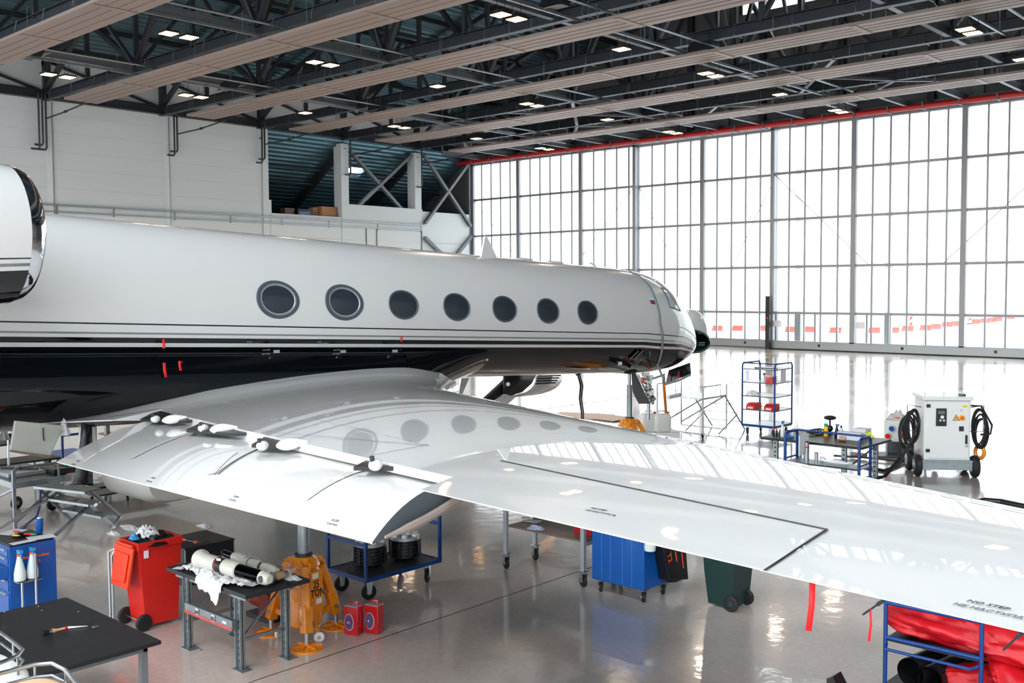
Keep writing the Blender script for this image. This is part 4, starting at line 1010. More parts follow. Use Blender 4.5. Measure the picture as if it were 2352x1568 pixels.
# --- black table in front
TZ = .86; p0 = onz(165, 1368, TZ); p1 = onz(357, 1474, TZ)
tx0, tx1, ty1 = p0.x, p1.x, (p0.y+p1.y)/2; ty0 = ty1-1.55
t = thing('work_table', 'low black topped table in the bottom left corner with a paint brush on it', 'table', ((tx0+tx1)/2, (ty0+ty1)/2, 0)); o = t.location
M(o).bx(tx0, tx1, ty0, ty1, TZ-.035, TZ).build('tabletop', BLKT, t, bevel=.003)
M(o).bx((tx0+tx1)/2-.004, (tx0+tx1)/2+.004, ty0, ty1, TZ, TZ+.001).build('board_seam', DARKBOX, t)
M(o).bx(tx0+.06, tx1-.06, ty0+.1, ty0+.14, TZ-.085, TZ-.035).bx(tx0+.06, tx1-.06, ty1-.14, ty1-.1, TZ-.085, TZ-.035).bx(tx1-.1, tx1-.06, ty0+.1, ty1-.1, TZ-.085, TZ-.035).bx(tx0+.06, tx0+.1, ty0+.1, ty1-.1, TZ-.085, TZ-.035).build('frame', STEELL, t)
for x in (tx0+.1, tx1-.09):
    for y in (ty0+.14, ty1-.13): M(o).box((x, y, (TZ-.085)/2), (.06, .06, TZ-.085)).build('leg', STEELL, t)
a, b = onz(97, 1455, TZ+.01), onz(155, 1441, TZ+.01); d = (b-a); t = thing('paint_brush', 'paint brush with black bristles, red and wooden handle on the black table', 'brush', a); o = t.location; e = onz(201, 1437, TZ+.01)
M(o).tube([a, a+d*.25], [.03, .026], 10).build('bristles', BLK, t); M(o).tube([a+d*.25, a+d*.4], .02, 10).build('ferrule', ALU, t); M(o).tube([a+d*.4, a+d*.6, b-d*.12], [.026, .012, .012], 10).build('wooden_handle', WOOD, t); M(o).tube([b-d*.12, b], .014, 10).build('red_band', RED, t); M(o).tube([b, e], [.012, .002], 8).build('handle_end', WPLAST, t)
q = onz(219, 1438, TZ+.003); tag(M().tube([q+V((.02*math.cos(k), .028*math.sin(k), 0)) for k in [i*PI/4 for i in range(8)]], .003, 5, closed=True).build('metal_ring', ALU), 'small metal ring lying by the paint brush on the black table', 'ring')
crumbs = [(88, 1392), (96, 1401), (10, 1405), (180, 1404), (193, 1403), (85, 1459), (170, 1486), (259, 1497), (68, 1517), (207, 1420)]
for k, (px, py) in enumerate(crumbs[:4]):
    q = onz(px, py, TZ+.002); tag(M().ball(q, (.008, .005, .003), 6).build('paint_chip', PAPER), 'tiny white paint chip on the black table', 'chip', 'tiny paint chips on the black table')

# --- tubular rail carriers with plastic cans, cut by the frame
def rails(zr, loop, lab, name, can, cm, clab):
    pts = [onz(px, py, zr) for px, py in loop]; c_ = sum(pts, V((0, 0, 0)))/len(pts); t = thing(name, lab, 'rail', (c_.x, c_.y, 0)); o = t.location
    M(o).tube(pts, .012, 10, closed=True).build('top_rail', ALU, t); M(o).tube([p-V((0, 0, .07)) for p in pts], .009, 10, closed=True).build('lower_rail', ALU, t)
    q = M(o)
    for p in pts[::2]: q.tube([p, p-V((0, 0, zr-.02))], .008, 8)
    q.build('post', ALU, t)
    M(o).bx(min(p.x for p in pts), max(p.x for p in pts), min(p.y for p in pts), max(p.y for p in pts), zr-.62, zr-.6).build('carrier_plate', ALU, t)
    cx = sum(p.x for p in pts)/len(pts); cy = sum(p.y for p in pts)/len(pts); h = .42
    t2 = thing('plastic_canister', clab, 'canister', (cx, cy, zr-.6)); rx = (max(p.x for p in pts)-min(p.x for p in pts))*.4; ry = (max(p.y for p in pts)-min(p.y for p in pts))*.4
    q = M(); rings = []
    for z, s in ((0, .9), (.03, 1), (can-.1, 1), (can-.03, .93), (can, .7)):
        rings.append([(rx*s*math.copysign(abs(math.cos(a))**.5, math.cos(a)), ry*s*math.copysign(abs(math.sin(a))**.5, math.sin(a)), z) for a in [2*PI*i/32 for i in range(32)]])
    q.ring_loft(rings).build('body', cm, t2, smooth=60); M().cyl((0, 0, can), (0, 0, can+.03), .04, 14).build('cap', cm, t2)
rails(1.72, [(-60, 1450), (0, 1452), (30, 1474), (52, 1492), (40, 1506), (0, 1522), (-60, 1535), (-110, 1490)], 'silver tube rail around a white canister, upper one in the bottom left corner', 'rail_carrier', .5, WPLAST, 'white canister inside the upper silver rail at the left edge')
rails(1.9, [(-80, 1570), (0, 1546), (80, 1526), (120, 1523), (150, 1538), (185, 1580), (170, 1640), (60, 1690), (-60, 1670)], 'silver tube rail around a beige canister, lower one in the bottom left corner', 'rail_carrier', .56, BEIGEP, 'beige canister inside the lower silver rail in the bottom left corner')

# --- red wheeled bin with lid hanging open
c_ = onz(325, 1452, 0); bx1, by0 = c_.x, c_.y-.02; bw, bd, bh = .46, .56, 1.05
t = thing('wheeled_bin', 'bright red wheeled bin with its lid hanging open and full of rags', 'bin', (bx1-bw/2, by0+bd/2, 0)); o = t.location
def rect(x0, x1, y0, y1, z): return [(x0, y0, z), (x1, y0, z), (x1, y1, z), (x0, y1, z)]
q = M(o); q.ring_loft([rect(bx1-bw+.05, bx1-.05, by0+.1, by0+bd-.04, .04), rect(bx1-bw+.02, bx1-.015, by0+.02, by0+bd, bh-.1)]+[rect(bx1-bw-.0, bx1+.005, by0, by0+bd+.01, bh-.09), rect(bx1-bw-.0, bx1+.005, by0, by0+bd+.01, bh)], caps=False)
q.ring_loft([rect(bx1-bw, bx1+.005, by0, by0+bd+.01, bh), rect(bx1-bw+.03, bx1-.025, by0+.03, by0+bd-.02, bh-.002), rect(bx1-bw+.05, bx1-.05, by0+.05, by0+bd-.05, bh-.2)], caps=False); q.poly(rect(bx1-bw+.05, bx1-.05, by0+.1, by0+bd-.04, .04)[::-1])
q.build('body', RED, t, bevel=.006)
M(o).tube([(bx1-bw+.03, by0-.05, bh-.03), (bx1-.03, by0-.05, bh-.03)], .017, 10).build('hinge_bar', REDO, t)
q = M(o); q.prism([(bx1-bw+.01, by0-.06, bh-.05), (bx1-.01, by0-.06, bh-.05), (bx1-.03, by0-.13, bh-.52), (bx1-bw+.03, by0-.13, bh-.52)], (0, .035, .0))
q.prism([(bx1-bw+.06, by0-.075, bh-.12), (bx1-.06, by0-.075, bh-.12), (bx1-.08, by0-.125, bh-.45), (bx1-bw+.08, by0-.125, bh-.45)], (0, -.02, 0)); q.build('lid', REDO, t, bevel=.008)
for sx in (bx1-bw+.01, bx1-.01): M(o).wheel((sx, by0+.06, .1), (1, 0, 0), .1, .05, n=28).build('wheel', [RUBBER, RUBBER], t)
M(o).cyl((bx1-bw, by0+.06, .1), (bx1, by0+.06, .1), .012, 10).build('axle', ALU, t)
M(o).box((bx1+.004, by0+.1, bh-.14), (.003, .06, .09)).build('sticker', PAPER, t)
q = M(); lump((bx1-bw/2, by0+bd/2, bh-.06), .26, .3, .14, 5, q=q); tag(q.build('black_bag', BLK), 'black rubbish bag bulging out of the red bin', 'bag')
q = M(); lump((bx1-bw/2-.04, by0+bd/2-.02, bh+.02), .15, .16, .13, 9, q=q); tag(q.build('rag_heap', CLOTH), 'crumpled white rags heaped on top of the red bin', 'rag')
q = M(); lump((bx1-bw/2-.03, by0+.1, bh+.0), .07, .06, .07, 12, q=q); tag(q.build('blue_wipe', TEALB), 'light blue wipe at the front of the red bin', 'rag')
t = thing('hoop_stand', 'pale metal hoop stand leaning left of the red bin', 'stand', (onz(258, 1422).x, onz(258, 1422).y, 0)); o = t.location; a, b = onz(261, 1425), onz(254, 1424)
za, zb = zat(a.x, a.y, 255, 1300), zat(b.x, b.y, 250, 1285); M(o).tube([a, V((a.x, a.y, za)), V((a.x+.0, a.y, za+.12)), V((a.x+.02, a.y+.05, za+.22))], .014, 8).build('tube', ALU, t); M(o).tube([b, V((b.x, b.y, zb+.1)), V((a.x+.02, a.y+.05, za+.22))], .014, 8).build('tube', ALU, t)
# --- black box with orange handled tool
c_ = onz(425, 1260, .52); e = onz(529, 1234, .52); t = thing('storage_box', 'black plywood box on the floor behind the red bin', 'box', (c_.x-.3, (c_.y+e.y)/2, 0)); o = t.location
M(o).bx(c_.x-.75, c_.x, c_.y, e.y, 0, .5).build('body', DARKBOX, t); M(o).bx(c_.x-.76, c_.x+.01, c_.y-.01, e.y+.01, .5, .52).build('lid', DARKBOX, t)
q = M(o)
for y in (c_.y, e.y): q.bx(c_.x-.006, c_.x+.006, y-.006, y+.006, 0, .5)
q.build('edge_trim', LGREY, t)
a, b = onz(414, 1237, .56), onz(450, 1245, .56); t = thing('handled_tool', 'black tool with orange grips lying on the black box', 'tool', a); o = t.location
M(o).tube([a, a*.6+b*.4], .018, 8).build('grip', ORANGED, t); M(o).tube([a*.6+b*.4, b], .022, 8).build('handle', BLK, t); M(o).ball(b, .028).build('grip_end', ORANGED, t)
# --- workbench with landing gear struts
GZ = .87; gx0, gx1, gy0, gy1 = -10.55, -8.94, 5.70, 6.5
t = thing('workbench', 'grey perforated steel workbench with dark top carrying the landing gear struts', 'workbench', ((gx0+gx1)/2, (gy0+gy1)/2, 0)); o = t.location
M(o).bx(gx0, gx1, gy0, gy1, GZ-.045, GZ).build('benchtop', DARKBOX, t, bevel=.004)
GL = [(-10.22, 5.77), (-9.22, 5.8), (-9.16, 6.33), (-10.2, 6.35)]
for x, y in GL:
    q = M(o); q.bx(x-.05, x+.05, y-.004, y+.004, .01, GZ-.05).bx(x-.05, x-.042, y-.03, y+.03, .01, GZ-.05).bx(x+.042, x+.05, y-.03, y+.03, .01, GZ-.05).bx(x-.07, x+.12, y-.06, y+.07, 0, .008)
    lg = q.build('leg', GALV, t)
    q = M(o)
    for k in range(11): z = .07+.07*k; q.beam((x-.022, y-.006, z), (x-.012, y-.006, z+.03), .006, .002, up=(0, 1, 0)).beam((x+.022, y-.006, z), (x+.012, y-.006, z+.03), .006, .002, up=(0, 1, 0))
    q.build('slot', BLK, lg)
q = M(o); q.bx(gx0+.1, gx1-.1, 5.76, 5.82, GZ-.1, GZ-.045).bx(gx0+.1, gx1-.1, 6.3, 6.36, GZ-.1, GZ-.045)
for x in (-10.2, -9.19): q.bx(x-.02, x+.02, 5.8, 6.34, GZ-.1, GZ-.06)
q.build('top_rail', GALV, t)
q = M(o); q.bx(-10.2, -9.24, 5.72, 5.77, .42, .53); q.build('front_beam', GALV, t)
M(o).bx(-10.2, -9.24, 5.716, 5.72, .42, .455).build('red_stripe', REDT, t)
for x, s in ((-9.93, '04'), (-9.6, '02')):
    M(o).bx(x-.03, x+.03, 5.712, 5.716, .45, .52).build('number_tag', PAPER, t); wtext(s, .06, t, (x-.03, 5.71, .46), (1, 0, 0), (0, 0, 1), BLK, o)
M(o).bx(-9.42, -9.34, 5.715, 5.718, .47, .5).build('small_label', PAPER, t)
for x in (-10.2, -9.19): M(o).bx(x-.015, x+.015, 5.8, 6.33, .30, .33).build('side_rail', GALV, t)
for x in (-9.19, -10.2): M(o).beam((x, 5.82, .35), (x, 6.3, GZ-.1), .03, .012).build('diagonal_brace', GALV, t)
# crumpled cloth under the struts, draping over the front corner
q = M(); n, m = 80, 40; P = []
a0, a1 = onz(435, 1300, GZ), onz(672, 1330, GZ)
for i in range(n+1):
    u = i/n; row = []
    for j in range(m+1):
        w_ = j/m; x = -10.35+1.25*u+.05*_ns.noise(V((u*6, w_*2, 1))); y = 5.72+.12*math.sin(u*5+1)*.3+(.60-.12*math.sin(u*PI))*w_+.05*_ns.noise(V((w_*5, u*9, 4)))
        if u > .82: y += .06
        z = GZ+.008+.09*abs(_ns.noise(V((x*7, y*7, 2))))+.06*abs(_ns.noise(V((x*17, y*17, 5))))
        if j <= 1 and .35 < u < .78: y = gy0-.02; z = GZ-(.05 if j == 0 else .0)-(1 if j == 0 else .3)*.16*max(0, _ns.noise(V((u*14, 3, 0)))+.35)-(.08 if .62 < u < .75 else 0)
        elif j == 2 and .3 < u < .8: y = gy0-.012; z = GZ+.004
        row.append((x, y, z))
    P.append(row)
q.grid(P, flip=False); o_ = q.build('dust_sheet', CLOTH, smooth=70); s = o_.modifiers.new('s', 'SOLIDIFY'); s.thickness = .004; s = o_.modifiers.new('u', 'SUBSURF'); s.levels = 1; s.render_levels = 1
tag(o_, 'crumpled white cloth under the landing gear struts on the workbench', 'cloth')
def onb(px, py, z): return onz(px, py, z)
a, b = onb(455, 1282, GZ+.16), onb(608, 1327, GZ+.1)
d = (b-a).normalized(); L = (b-a).length
t = thing('landing_gear_strut', 'large white landing gear strut with black polished piston on the workbench', 'strut', a); o = t.location
M(o).lathe(a, d, [(-.1*0, .095), (.03, .11), (.07, .108), (.10, .088), (.16, .082)], 28).build('end_collar', CREAM, t)
M(o).lathe(a, d, [(.16, .082), (.30*L*2.2*.5, .08), (.33*L, .08)], 28).build('cylinder_head', CREAM, t)
M(o).lathe(a, d, [(.31*L, .0815), (.42*L, .0815)], 28).build('label_band', BLK, t)
M(o).box(a+d*.355*L+V((.03, -.045, .06)), (.06, .004, .06), .3).build('data_plate', PAPER, t); M(o).lathe(a, d, [(.325*L, .083), (.335*L, .083)], 28, caps=False).build('red_ring', RED, t)
M(o).lathe(a, d, [(.42*L, .082), (.5*L, .088), (.62*L, .09), (.63*L, .078)], 28).build('barrel', CREAM, t)
M(o).lathe(a, d, [(.62*L, .072), (.97*L, .072)], 28).build('piston', mat('black_polished_piston', (20, 24, 30), .08, 1), t)
e = a+d*L*.98; M(o).lathe(e, d, [(-.02, .075), (.06, .07), (.1, .045)], 20).build('end_lug', CREAM, t); M(o).cyl(e+V((.04, -.075, .0)), e+V((.05, .08, .02)), .035, 16).build('lug_bore', ALU, t)
a, b = onb(520, 1272, GZ+.12), onb(632, 1312, GZ+.08); d = (b-a).normalized(); L = (b-a).length
t = thing('retraction_actuator', 'smaller white hydraulic actuator behind the big strut on the workbench', 'actuator', a); o = t.location
M(o).lathe(a, d, [(-.07, .03), (-.05, .04), (.0, .042), (.18*L, .042)], 20).build('rod_end', mat('black_rod', (22, 24, 28), .15, .8), t)
M(o).lathe(a, d, [(.16*L, .05), (.24*L, .06), (.46*L, .058), (.5*L, .05), (.54*L, .055), (.72*L, .055)], 24).build('barrel', CREAM, t)
for f in (.5, .73, .76): M(o).lathe(a, d, [(f*L, .059), (f*L+.012, .059)], 24).build('clamp_ring', ALU, t)
M(o).lathe(a, d, [(.77*L, .056), (.9*L, .06), (1.02*L, .045), (1.06*L, .03)], 20).build('end_cap', CREAM, t); e = a+d*L; M(o).cyl(e+V((.0, -.02, -.03)), e+V((0.02, -.06, .03)), .045, 14).build('eye_end', CREAM, t)
M(o).tube([a+d*.42*L+V((0, -.04, .03)), a+d*.5*L+V((0, -.02, .09)), a+d*.68*L+V((0, -.02, .09)), a+d*.8*L+V((0, -.01, .05))], .006, 6).build('hydraulic_pipe', ALU, t)
a, b = onb(622, 1330, GZ+.06), onb(655, 1317, GZ+.06); d = (b-a).normalized(); L = (b-a).length; b2 = onb(676, 1309, GZ+.06)
t = thing('pivot_pin', 'hollow steel pivot pin with copper coloured bands at the end of the workbench', 'pin', a); o = t.location
M(o).lathe(a, d, [(0, .045), (.05, .045), (.052, .03)], 20).build('open_end', ALU, t); M(o).lathe(a, d, [(-.003, .03), (0.0, .01)], 16).build('bore', BLK, t); M(o).lathe(a, d, [(.05, .04), (L*.8, .04)], 20).build('copper_band', WOOD, t); M(o).lathe(a, d, [(L*.8, .038), (L*1.15, .038)], 20).build('shank', ALU, t); M(o).lathe(b, (b2-b), [(.02, .048), (.05, .048), (.055, .03), (.15, .03)], 20).build('pin_head', CARDP, t)
tag(lump(onb(668, 1328, GZ), .14, .07, .05, 21).build('white_rag', CLOTH), 'crumpled white rag at the right end of the workbench', 'rag')
tag(lump(onb(640, 1304, GZ), .05, .04, .04, 23).build('dark_rag', GSTRAP), 'small grey rag behind the actuator on the workbench', 'rag')
q = onb(412, 1308, GZ); tag(M().box(q+V((0, 0, .02)), (.12, .1, .002), .4).build('paper_tag', PAPER), 'white paper tag at the left corner of the workbench', 'paper')
a, b = onb(405, 1294, GZ+.02), onb(450, 1304, GZ+.02); tag(M().tube([a, b], .008, 6).build('steel_rod', STEEL), 'thin dark rod at the left corner of the workbench', 'rod')

# --- hydraulic tripod jacks
def jack(cx, cy, ang, hz, lab, txt, ps=1.0):
    t = thing('tripod_jack', lab, 'jack', (cx, cy, 0))
    M().lathe((0, 0, 0), (0, 0, 1), [(.12, .15), (.16, .2), (.75, .2), (.8, .17), (.86, .14)], 28).build('cylinder', ORANGE, t)
    M().lathe((0, 0, 0), (0, 0, 1), [(.80, .1), (.83, .19), (.9, .16), (.95, .09)], 20).build('head_casting', ORANGE, t, bevel=.01)
    M().lathe((0, 0, 0), (0, 0, 1), [(.93, .105), (.97, .105), (.975, .08)], 24).build('collar', STEEL, t)
    q = M(); pr = [(.9, .066)]
    z = .97
    while z < hz-.3: pr += [(z, .068), (z+.008, .066)]; z += .016
    q.lathe((0, 0, 0), (0, 0, 1), pr+[(hz-.3, .066)], 24).build('threaded_column', GALV, t)
    M().cyl((0, 0, hz-.3), (0, 0, hz-.03), .038, 18).ball((0, 0, hz-.03), .035).build('ram', ALU, t)
    for k in range(3):
        a = ang+2*PI*k/3; dx, dy = math.cos(a), math.sin(a); s_ = V((-dy, dx, 0)); R_ = .60*ps
        q = M()
        for e in (-.045, .045): q.prism([V((dx*.10, dy*.10, .93))+s_*e, V((dx*.22, dy*.22, .90))+s_*e, V((dx*.26, dy*.26, .80))+s_*e, V((dx*.12, dy*.12, .74))+s_*e], s_*.015)
        q.build('leg_bracket', ORANGE, t)
        q = M(); q.beam((dx*.2, dy*.2, .86), (dx*R_*.86, dy*R_*.86, .42), .09, .09).beam((dx*R_*.8, dy*R_*.8, .46), (dx*R_, dy*R_, .17), .12, .1); lg = q.build('leg', ORANGE, t, bevel=.012)
        M().beam((dx*.16, dy*.16, .2), (dx*R_*.98, dy*R_*.98, .3), .05, .06).build('lower_stay', ORANGE, t)
        M().cyl((dx*R_, dy*R_, .04), (dx*R_, dy*R_, .2), .028, 12).build('foot_screw', ALU, lg)
        q = M(); q.lathe((dx*R_, dy*R_, 0), (0, 0, 1), [(0, .185), (.018, .185), (.022, .16), (.02, .03), (.06, .03)], 32)
        for j in range(6): b = j*PI/3; q.beam((dx*R_, dy*R_, .04), (dx*R_+.16*math.cos(b), dy*R_+.16*math.sin(b), .022), .01, .03)
        q.build('foot_pad', ORANGE, lg)
        M().cyl(V((dx*R_*.93, dy*R_*.93, .27))-s_*.07, V((dx*R_*.93, dy*R_*.93, .27))+s_*.07, .025, 12).build('pivot_bolt', STEELL, lg)
        b = a+.5; wc = V((math.cos(b)*.42*ps, math.sin(b)*.42*ps, .06)); q = M(); q.beam(wc+V((0, 0, .03)), wc+V((-.1*math.cos(b), -.1*math.sin(b), .16)), .03, .03); w_ = q.build('transport_wheel_arm', ORANGE, t); M().wheel(wc, (dx, dy, 0), .06, .035).build('transport_wheel', [WPLAST, LGREY], w_)
    return t
JC = V((-9.56, 6.87, 0)); jk = jack(JC.x, JC.y, math.atan2(6.63-6.87, -9.19+9.56), 2.38, 'orange 25 ton tripod jack standing behind the workbench', '25', .72)
def jl(px, py, r): # point on the jack surface facing the camera
    d = ray(px, py); dd = V((d.x, d.y)); u = -dd.normalized(); return u
u = V((.62, -.78, 0)); side = V((.78, .62, 0))
u, side = (u*.52+side*.85).normalized(), (side*.52-u*.85).normalized()
M().beam(V((0, 0, .3))+u*.2, V((0, 0, .8))+u*.2, .19, .012, up=u).build('name_plate', ORANGE, jk)
for tt, py in (('25', .60), ('TON', .50)): wtext(tt, .125, jk, V((0, 0, py))+u*.208+side*(-.055 if tt == '25' else -.09), side, (0, 0, 1), BLK, (0, 0, 0), .75)
M().beam(V((0, 0, .71))+u*.208+side*-.02, V((0, 0, .77))+u*.208+side*-.02, .09, .003, up=u).build('sticker', PAPER, jk); M().beam(V((0, 0, .41))+u*.208+side*.03, V((0, 0, .47))+u*.208+side*.03, .09, .003, up=u).build('sticker', PAPER, jk)
# red machine behind the jack
a = onz(590, 1428, .0); t = thing('finned_motor', 'dull red finned pump motor behind the orange jack', 'motor', (-10.45, 6.95, 0)); o = V((0, 0, 0))
M().lathe((-.25, 0, .26), (1, .1, -.1), [(0, .11), (.02, .14), (.34, .14), (.36, .12)], 12).build('motor_housing', mat('dull_red_casting', (150, 52, 36), .5, noise=.2), t); M().box((.12, 0, .2), (.22, .24, .3)).build('pump_block', mat('dark_red_casting', (120, 40, 34), .5), t); M().cyl((.235, -.04, .2), (.24, -.04, .2), .04, 14).build('port', BLK, t); M().box((0, 0, .03), (.5, .26, .06)).build('base', STEEL, t)
# --- two red oil tins
for k, (x, y) in enumerate(((-9.2, 7.30), (-9.06, 7.49))):
    t = thing('oil_tin', ('red oil tin with purple oval label, the left of the pair beside the jack', 'red oil tin with purple oval label, the right of the pair beside the jack')[k], 'tin', (x, y, 0), .35, group='red oil tins')
    M().bx(-.09, .09, -.07, .07, .004, .33).build('body', REDT, t, bevel=.006); M().bx(-.085, .085, -.065, .065, .33, .337).build('top', SILVP, t)
    M().tube([(-.05, 0, .335), (-.04, 0, .375), (.04, 0, .375), (.05, 0, .335)], .012, 8).build('handle', REDT, t); M().cyl((.06, .035, .335), (.06, .035, .352), .018, 12).build('spout_cap', RED, t)
    q = M(); q.prism([(-.02-.062*math.cos(a), -.0712, .15+.1*math.sin(a)) for a in [2*PI*i/28 for i in range(28)]], (0, -.0008, 0)); q.build('oval_rim', SILVP, t)
    q = M(); q.prism([(-.024-.054*math.cos(a), -.0722, .15+.09*math.sin(a)) for a in [2*PI*i/28 for i in range(28)]], (0, -.0008, 0)); q.build('oval_label', PURPLE, t)
    text('41' if k == 0 else '4', .05, t, (-.05, -.0735, .13), (1, 0, 0), (0, 0, 1), PAPER)

# --- blue platform cart with brake packs
jx0, jx1, jy0, jy1, jz = -10.76, -9.94, 8.09, 9.42, .32
def bluecart(lab, x0, x1, y0, y1, z, hz, deckm, name='platform_cart'):
    t = thing(name, lab, 'cart', ((x0+x1)/2, (y0+y1)/2, 0)); o = t.location
    q = M(o); q.bx(x0, x1, y0, y0+.03, z-.05, z+.005).bx(x0, x1, y1-.03, y1, z-.05, z+.005).bx(x0, x0+.03, y0+.03, y1-.03, z-.05, z+.005).bx(x1-.03, x1, y0+.03, y1-.03, z-.05, z+.005); q.build('deck_frame', BLUE, t, bevel=.004)
    M(o).bx(x0+.03, x1-.03, y0+.03, y1-.03, z-.02, z).build('deck', deckm, t)
    for x in (x0+.13, x1-.13):
        for y in (y0+.15, y1-.15): caster(t, x, y, z-.05, .1, .04, .5 if y > (y0+y1)/2 else -.35, o)
    return t, o
cart, o = bluecart('blue two ended platform cart carrying two brake packs under the wing', jx0, jx1, jy0, jy1, jz, .85, DARKBOX)
for y, hz in ((jy0+.02, .78), (jy1-.02, 1.18)):
    q = M(o)
    for x in (jx0+.02, jx1-.02): q.bx(x-.018, x+.018, y-.018, y+.018, jz, hz)
    q.bx(jx0+.02, jx1-.02, y-.015, y+.015, hz-.06, hz-.02)
    if hz > 1: q.bx(jx0+.02, jx1-.02, y-.015, y+.015, .78, .83)
    q.build('end_rail', BLUE, cart)
def brake(x, y, lab):
    t = thing('brake_pack', lab, 'brake', (x, y, jz), random.random()*2, group='aircraft brake packs on the blue cart')
    q = M(); pr = [(0, .12), (.02, .17)]
    for k in range(5): pr += [(.03+.045*k, .205), (.06+.045*k, .205), (.062+.045*k, .185), (.073+.045*k, .185)]
    q.lathe((0, 0, 0), (0, 0, 1), pr, 32); 
    for k in range(9): a = 2*PI*k/9; q.box((.205*math.cos(a), .205*math.sin(a), .14), (.03, .05, .21), a)
    q.build('disc_stack', BLK, t)
    M().lathe((0, 0, 0), (0, 0, 1), [(.25, .15), (.26, .2), (.30, .2), (.31, .15), (.312, .09), (.28, .08)], 32).build('piston_housing', LGREY, t)
    for k in range(6):
        a = 2*PI*k/6; M().lathe((.155*math.cos(a), .155*math.sin(a), .28), (0, 0, 1), [(0, .04), (.06, .04), (.065, .03)], 14).build('piston_cap', WPLAST, t)
    M().tube([(.12, 0, .33), (.06, .1, .36), (-.06, .1, .36), (-.13, .02, .34)], .01, 6).build('fluid_pipe', ALU, t)
brake(-10.47, 8.6, 'black and silver brake pack on the blue cart, the nearer half hidden by the flap'); brake(-10.38, 9.14, 'black and silver brake pack on the blue cart, the farther one')
# --- wheeled shelf table
t = thing('wheeled_shelf_table', 'grey wheeled table with brown shelf partly hidden by the aileron', 'table', (-9.0, 10.8, 0)); o = t.location
for x, y in ((-9.72, 10.47), (-8.34, 10.5), (-9.72, 11.1), (-8.34, 11.15)):
    M(o).bx(x-.03, x+.03, y-.025, y+.025, .24, 1.05).build('leg', LGREY, t); caster(t, x, y, .24, .085, .04, 1.2, o)
M(o).bx(-9.72, -8.32, 10.5, 11.15, .60, .625).build('shelf', BROWNB, t); M(o).bx(-9.8, -8.25, 10.42, 11.2, 1.05, 1.09).build('tabletop', BROWNB, t); M(o).bx(-8.36, -8.32, 10.5, 11.15, .55, .6).build('side_rail', LGREY, t)
q = onz(1230, 1212, .64); tag(lump((q.x, q.y, .627), .14, .09, .06, 31, irr=.25).build('wrapped_part', mat('plastic_film', (170, 176, 200), .15)), 'part wrapped in clear film on the shelf of the wheeled table', 'bag')
q = onz(1222, 1194, .64); tag(M().box((q.x, q.y, .63), (.26, .16, .006), .1).build('paper_pad', PAPER), 'pale sheet behind the wrapped part on the brown shelf', 'paper')
q = onz(1208, 1186, .66); tag(M().tube([q+V((.06*math.cos(a), .06*math.sin(a), -.02)) for a in [2*PI*i/16 for i in range(16)]], .012, 8, closed=True).build('clear_ring', TRANSL), 'pale ring lying at the back of the brown shelf', 'ring')
q = onz(1350, 1223, .66); tag(M().box((q.x-.05, q.y+.1, .68), (.3, .3, .1)).build('red_tray', REDT), 'red tray on the brown shelf next to the blue cabinet', 'tray')
# --- blue cabinet T2 with black case
x0, x1, y0, y1 = -8.13, -7.3, 10.42, 11.03
t = thing('tool_trolley', 'blue tool trolley on casters under the aileron with a black case on its side', 'cabinet', ((x0+x1)/2, (y0+y1)/2, 0)); o = t.location
M(o).bx(x0, x1, y0, y1, .17, .95).build('body', BLUEC, t, bevel=.006)
q = M(o)
for f in (.2, .37, .6, .78): q.bx(x0+(x1-x0)*f-.006, x0+(x1-x0)*f+.006, y0-.006, y0, .19, .94)
q.build('panel_rib', mat('blue_rib_edge', (40, 120, 190), .35), t)
for x in (x0+.09, x1-.06):
    for y in (y0+.07, y1-.1): caster(t, x, y, .17, .07, .035, .9, o)
t = thing('power_tool_case', 'black case with orange T2 marking hanging on the blue trolley', 'case', (x1+.06, 10.8, .42)); o = t.location
a, b, c2, d2 = onx(1500, 1250, x1+.004), onx(1553, 1262, x1+.004), onx(1558, 1325, x1+.004), onx(1513, 1328, x1+.004)
M(o).prism([a, b, c2, d2], (.16, 0, 0)).build('shell', BLK, t, bevel=.012)
for f, l in ((.5, .13), (.78, .2)): e1 = a*(1-f)+b*f; e2 = d2*(1-f)+c2*f; M(o).beam(e1+V((.163, 0, -.03)), e1*(1-l*3)+e2*l*3+V((.163, 0, 0)), .022, .004, up=(1, 0, 0)).build('orange_stripe', ORANGED, t)
M(o).tube([d2+V((.08, .03, .0)), d2+V((.1, .05, -.03)), c2*.5+d2*.5+V((.1, 0, -.03)), c2+V((.08, -.03, 0))], .012, 6).build('handle', BLK, t)
wtext('T2', .12, t, a*.86+b*.14+V((.165, 0, -.09)), (0, .3, -1), (0, 1, .3), ORANGED, o)
q = onx(1490, 1256, x1+.03); tag(M().lathe(q+V((0.02, 0, -.04)), (0, 0, 1), [(0, .07), (.05, .075), (.1, .07)], 18).build('tape_roll', TRANSL), 'white roll on the side of the blue trolley beside the black case', 'roll')
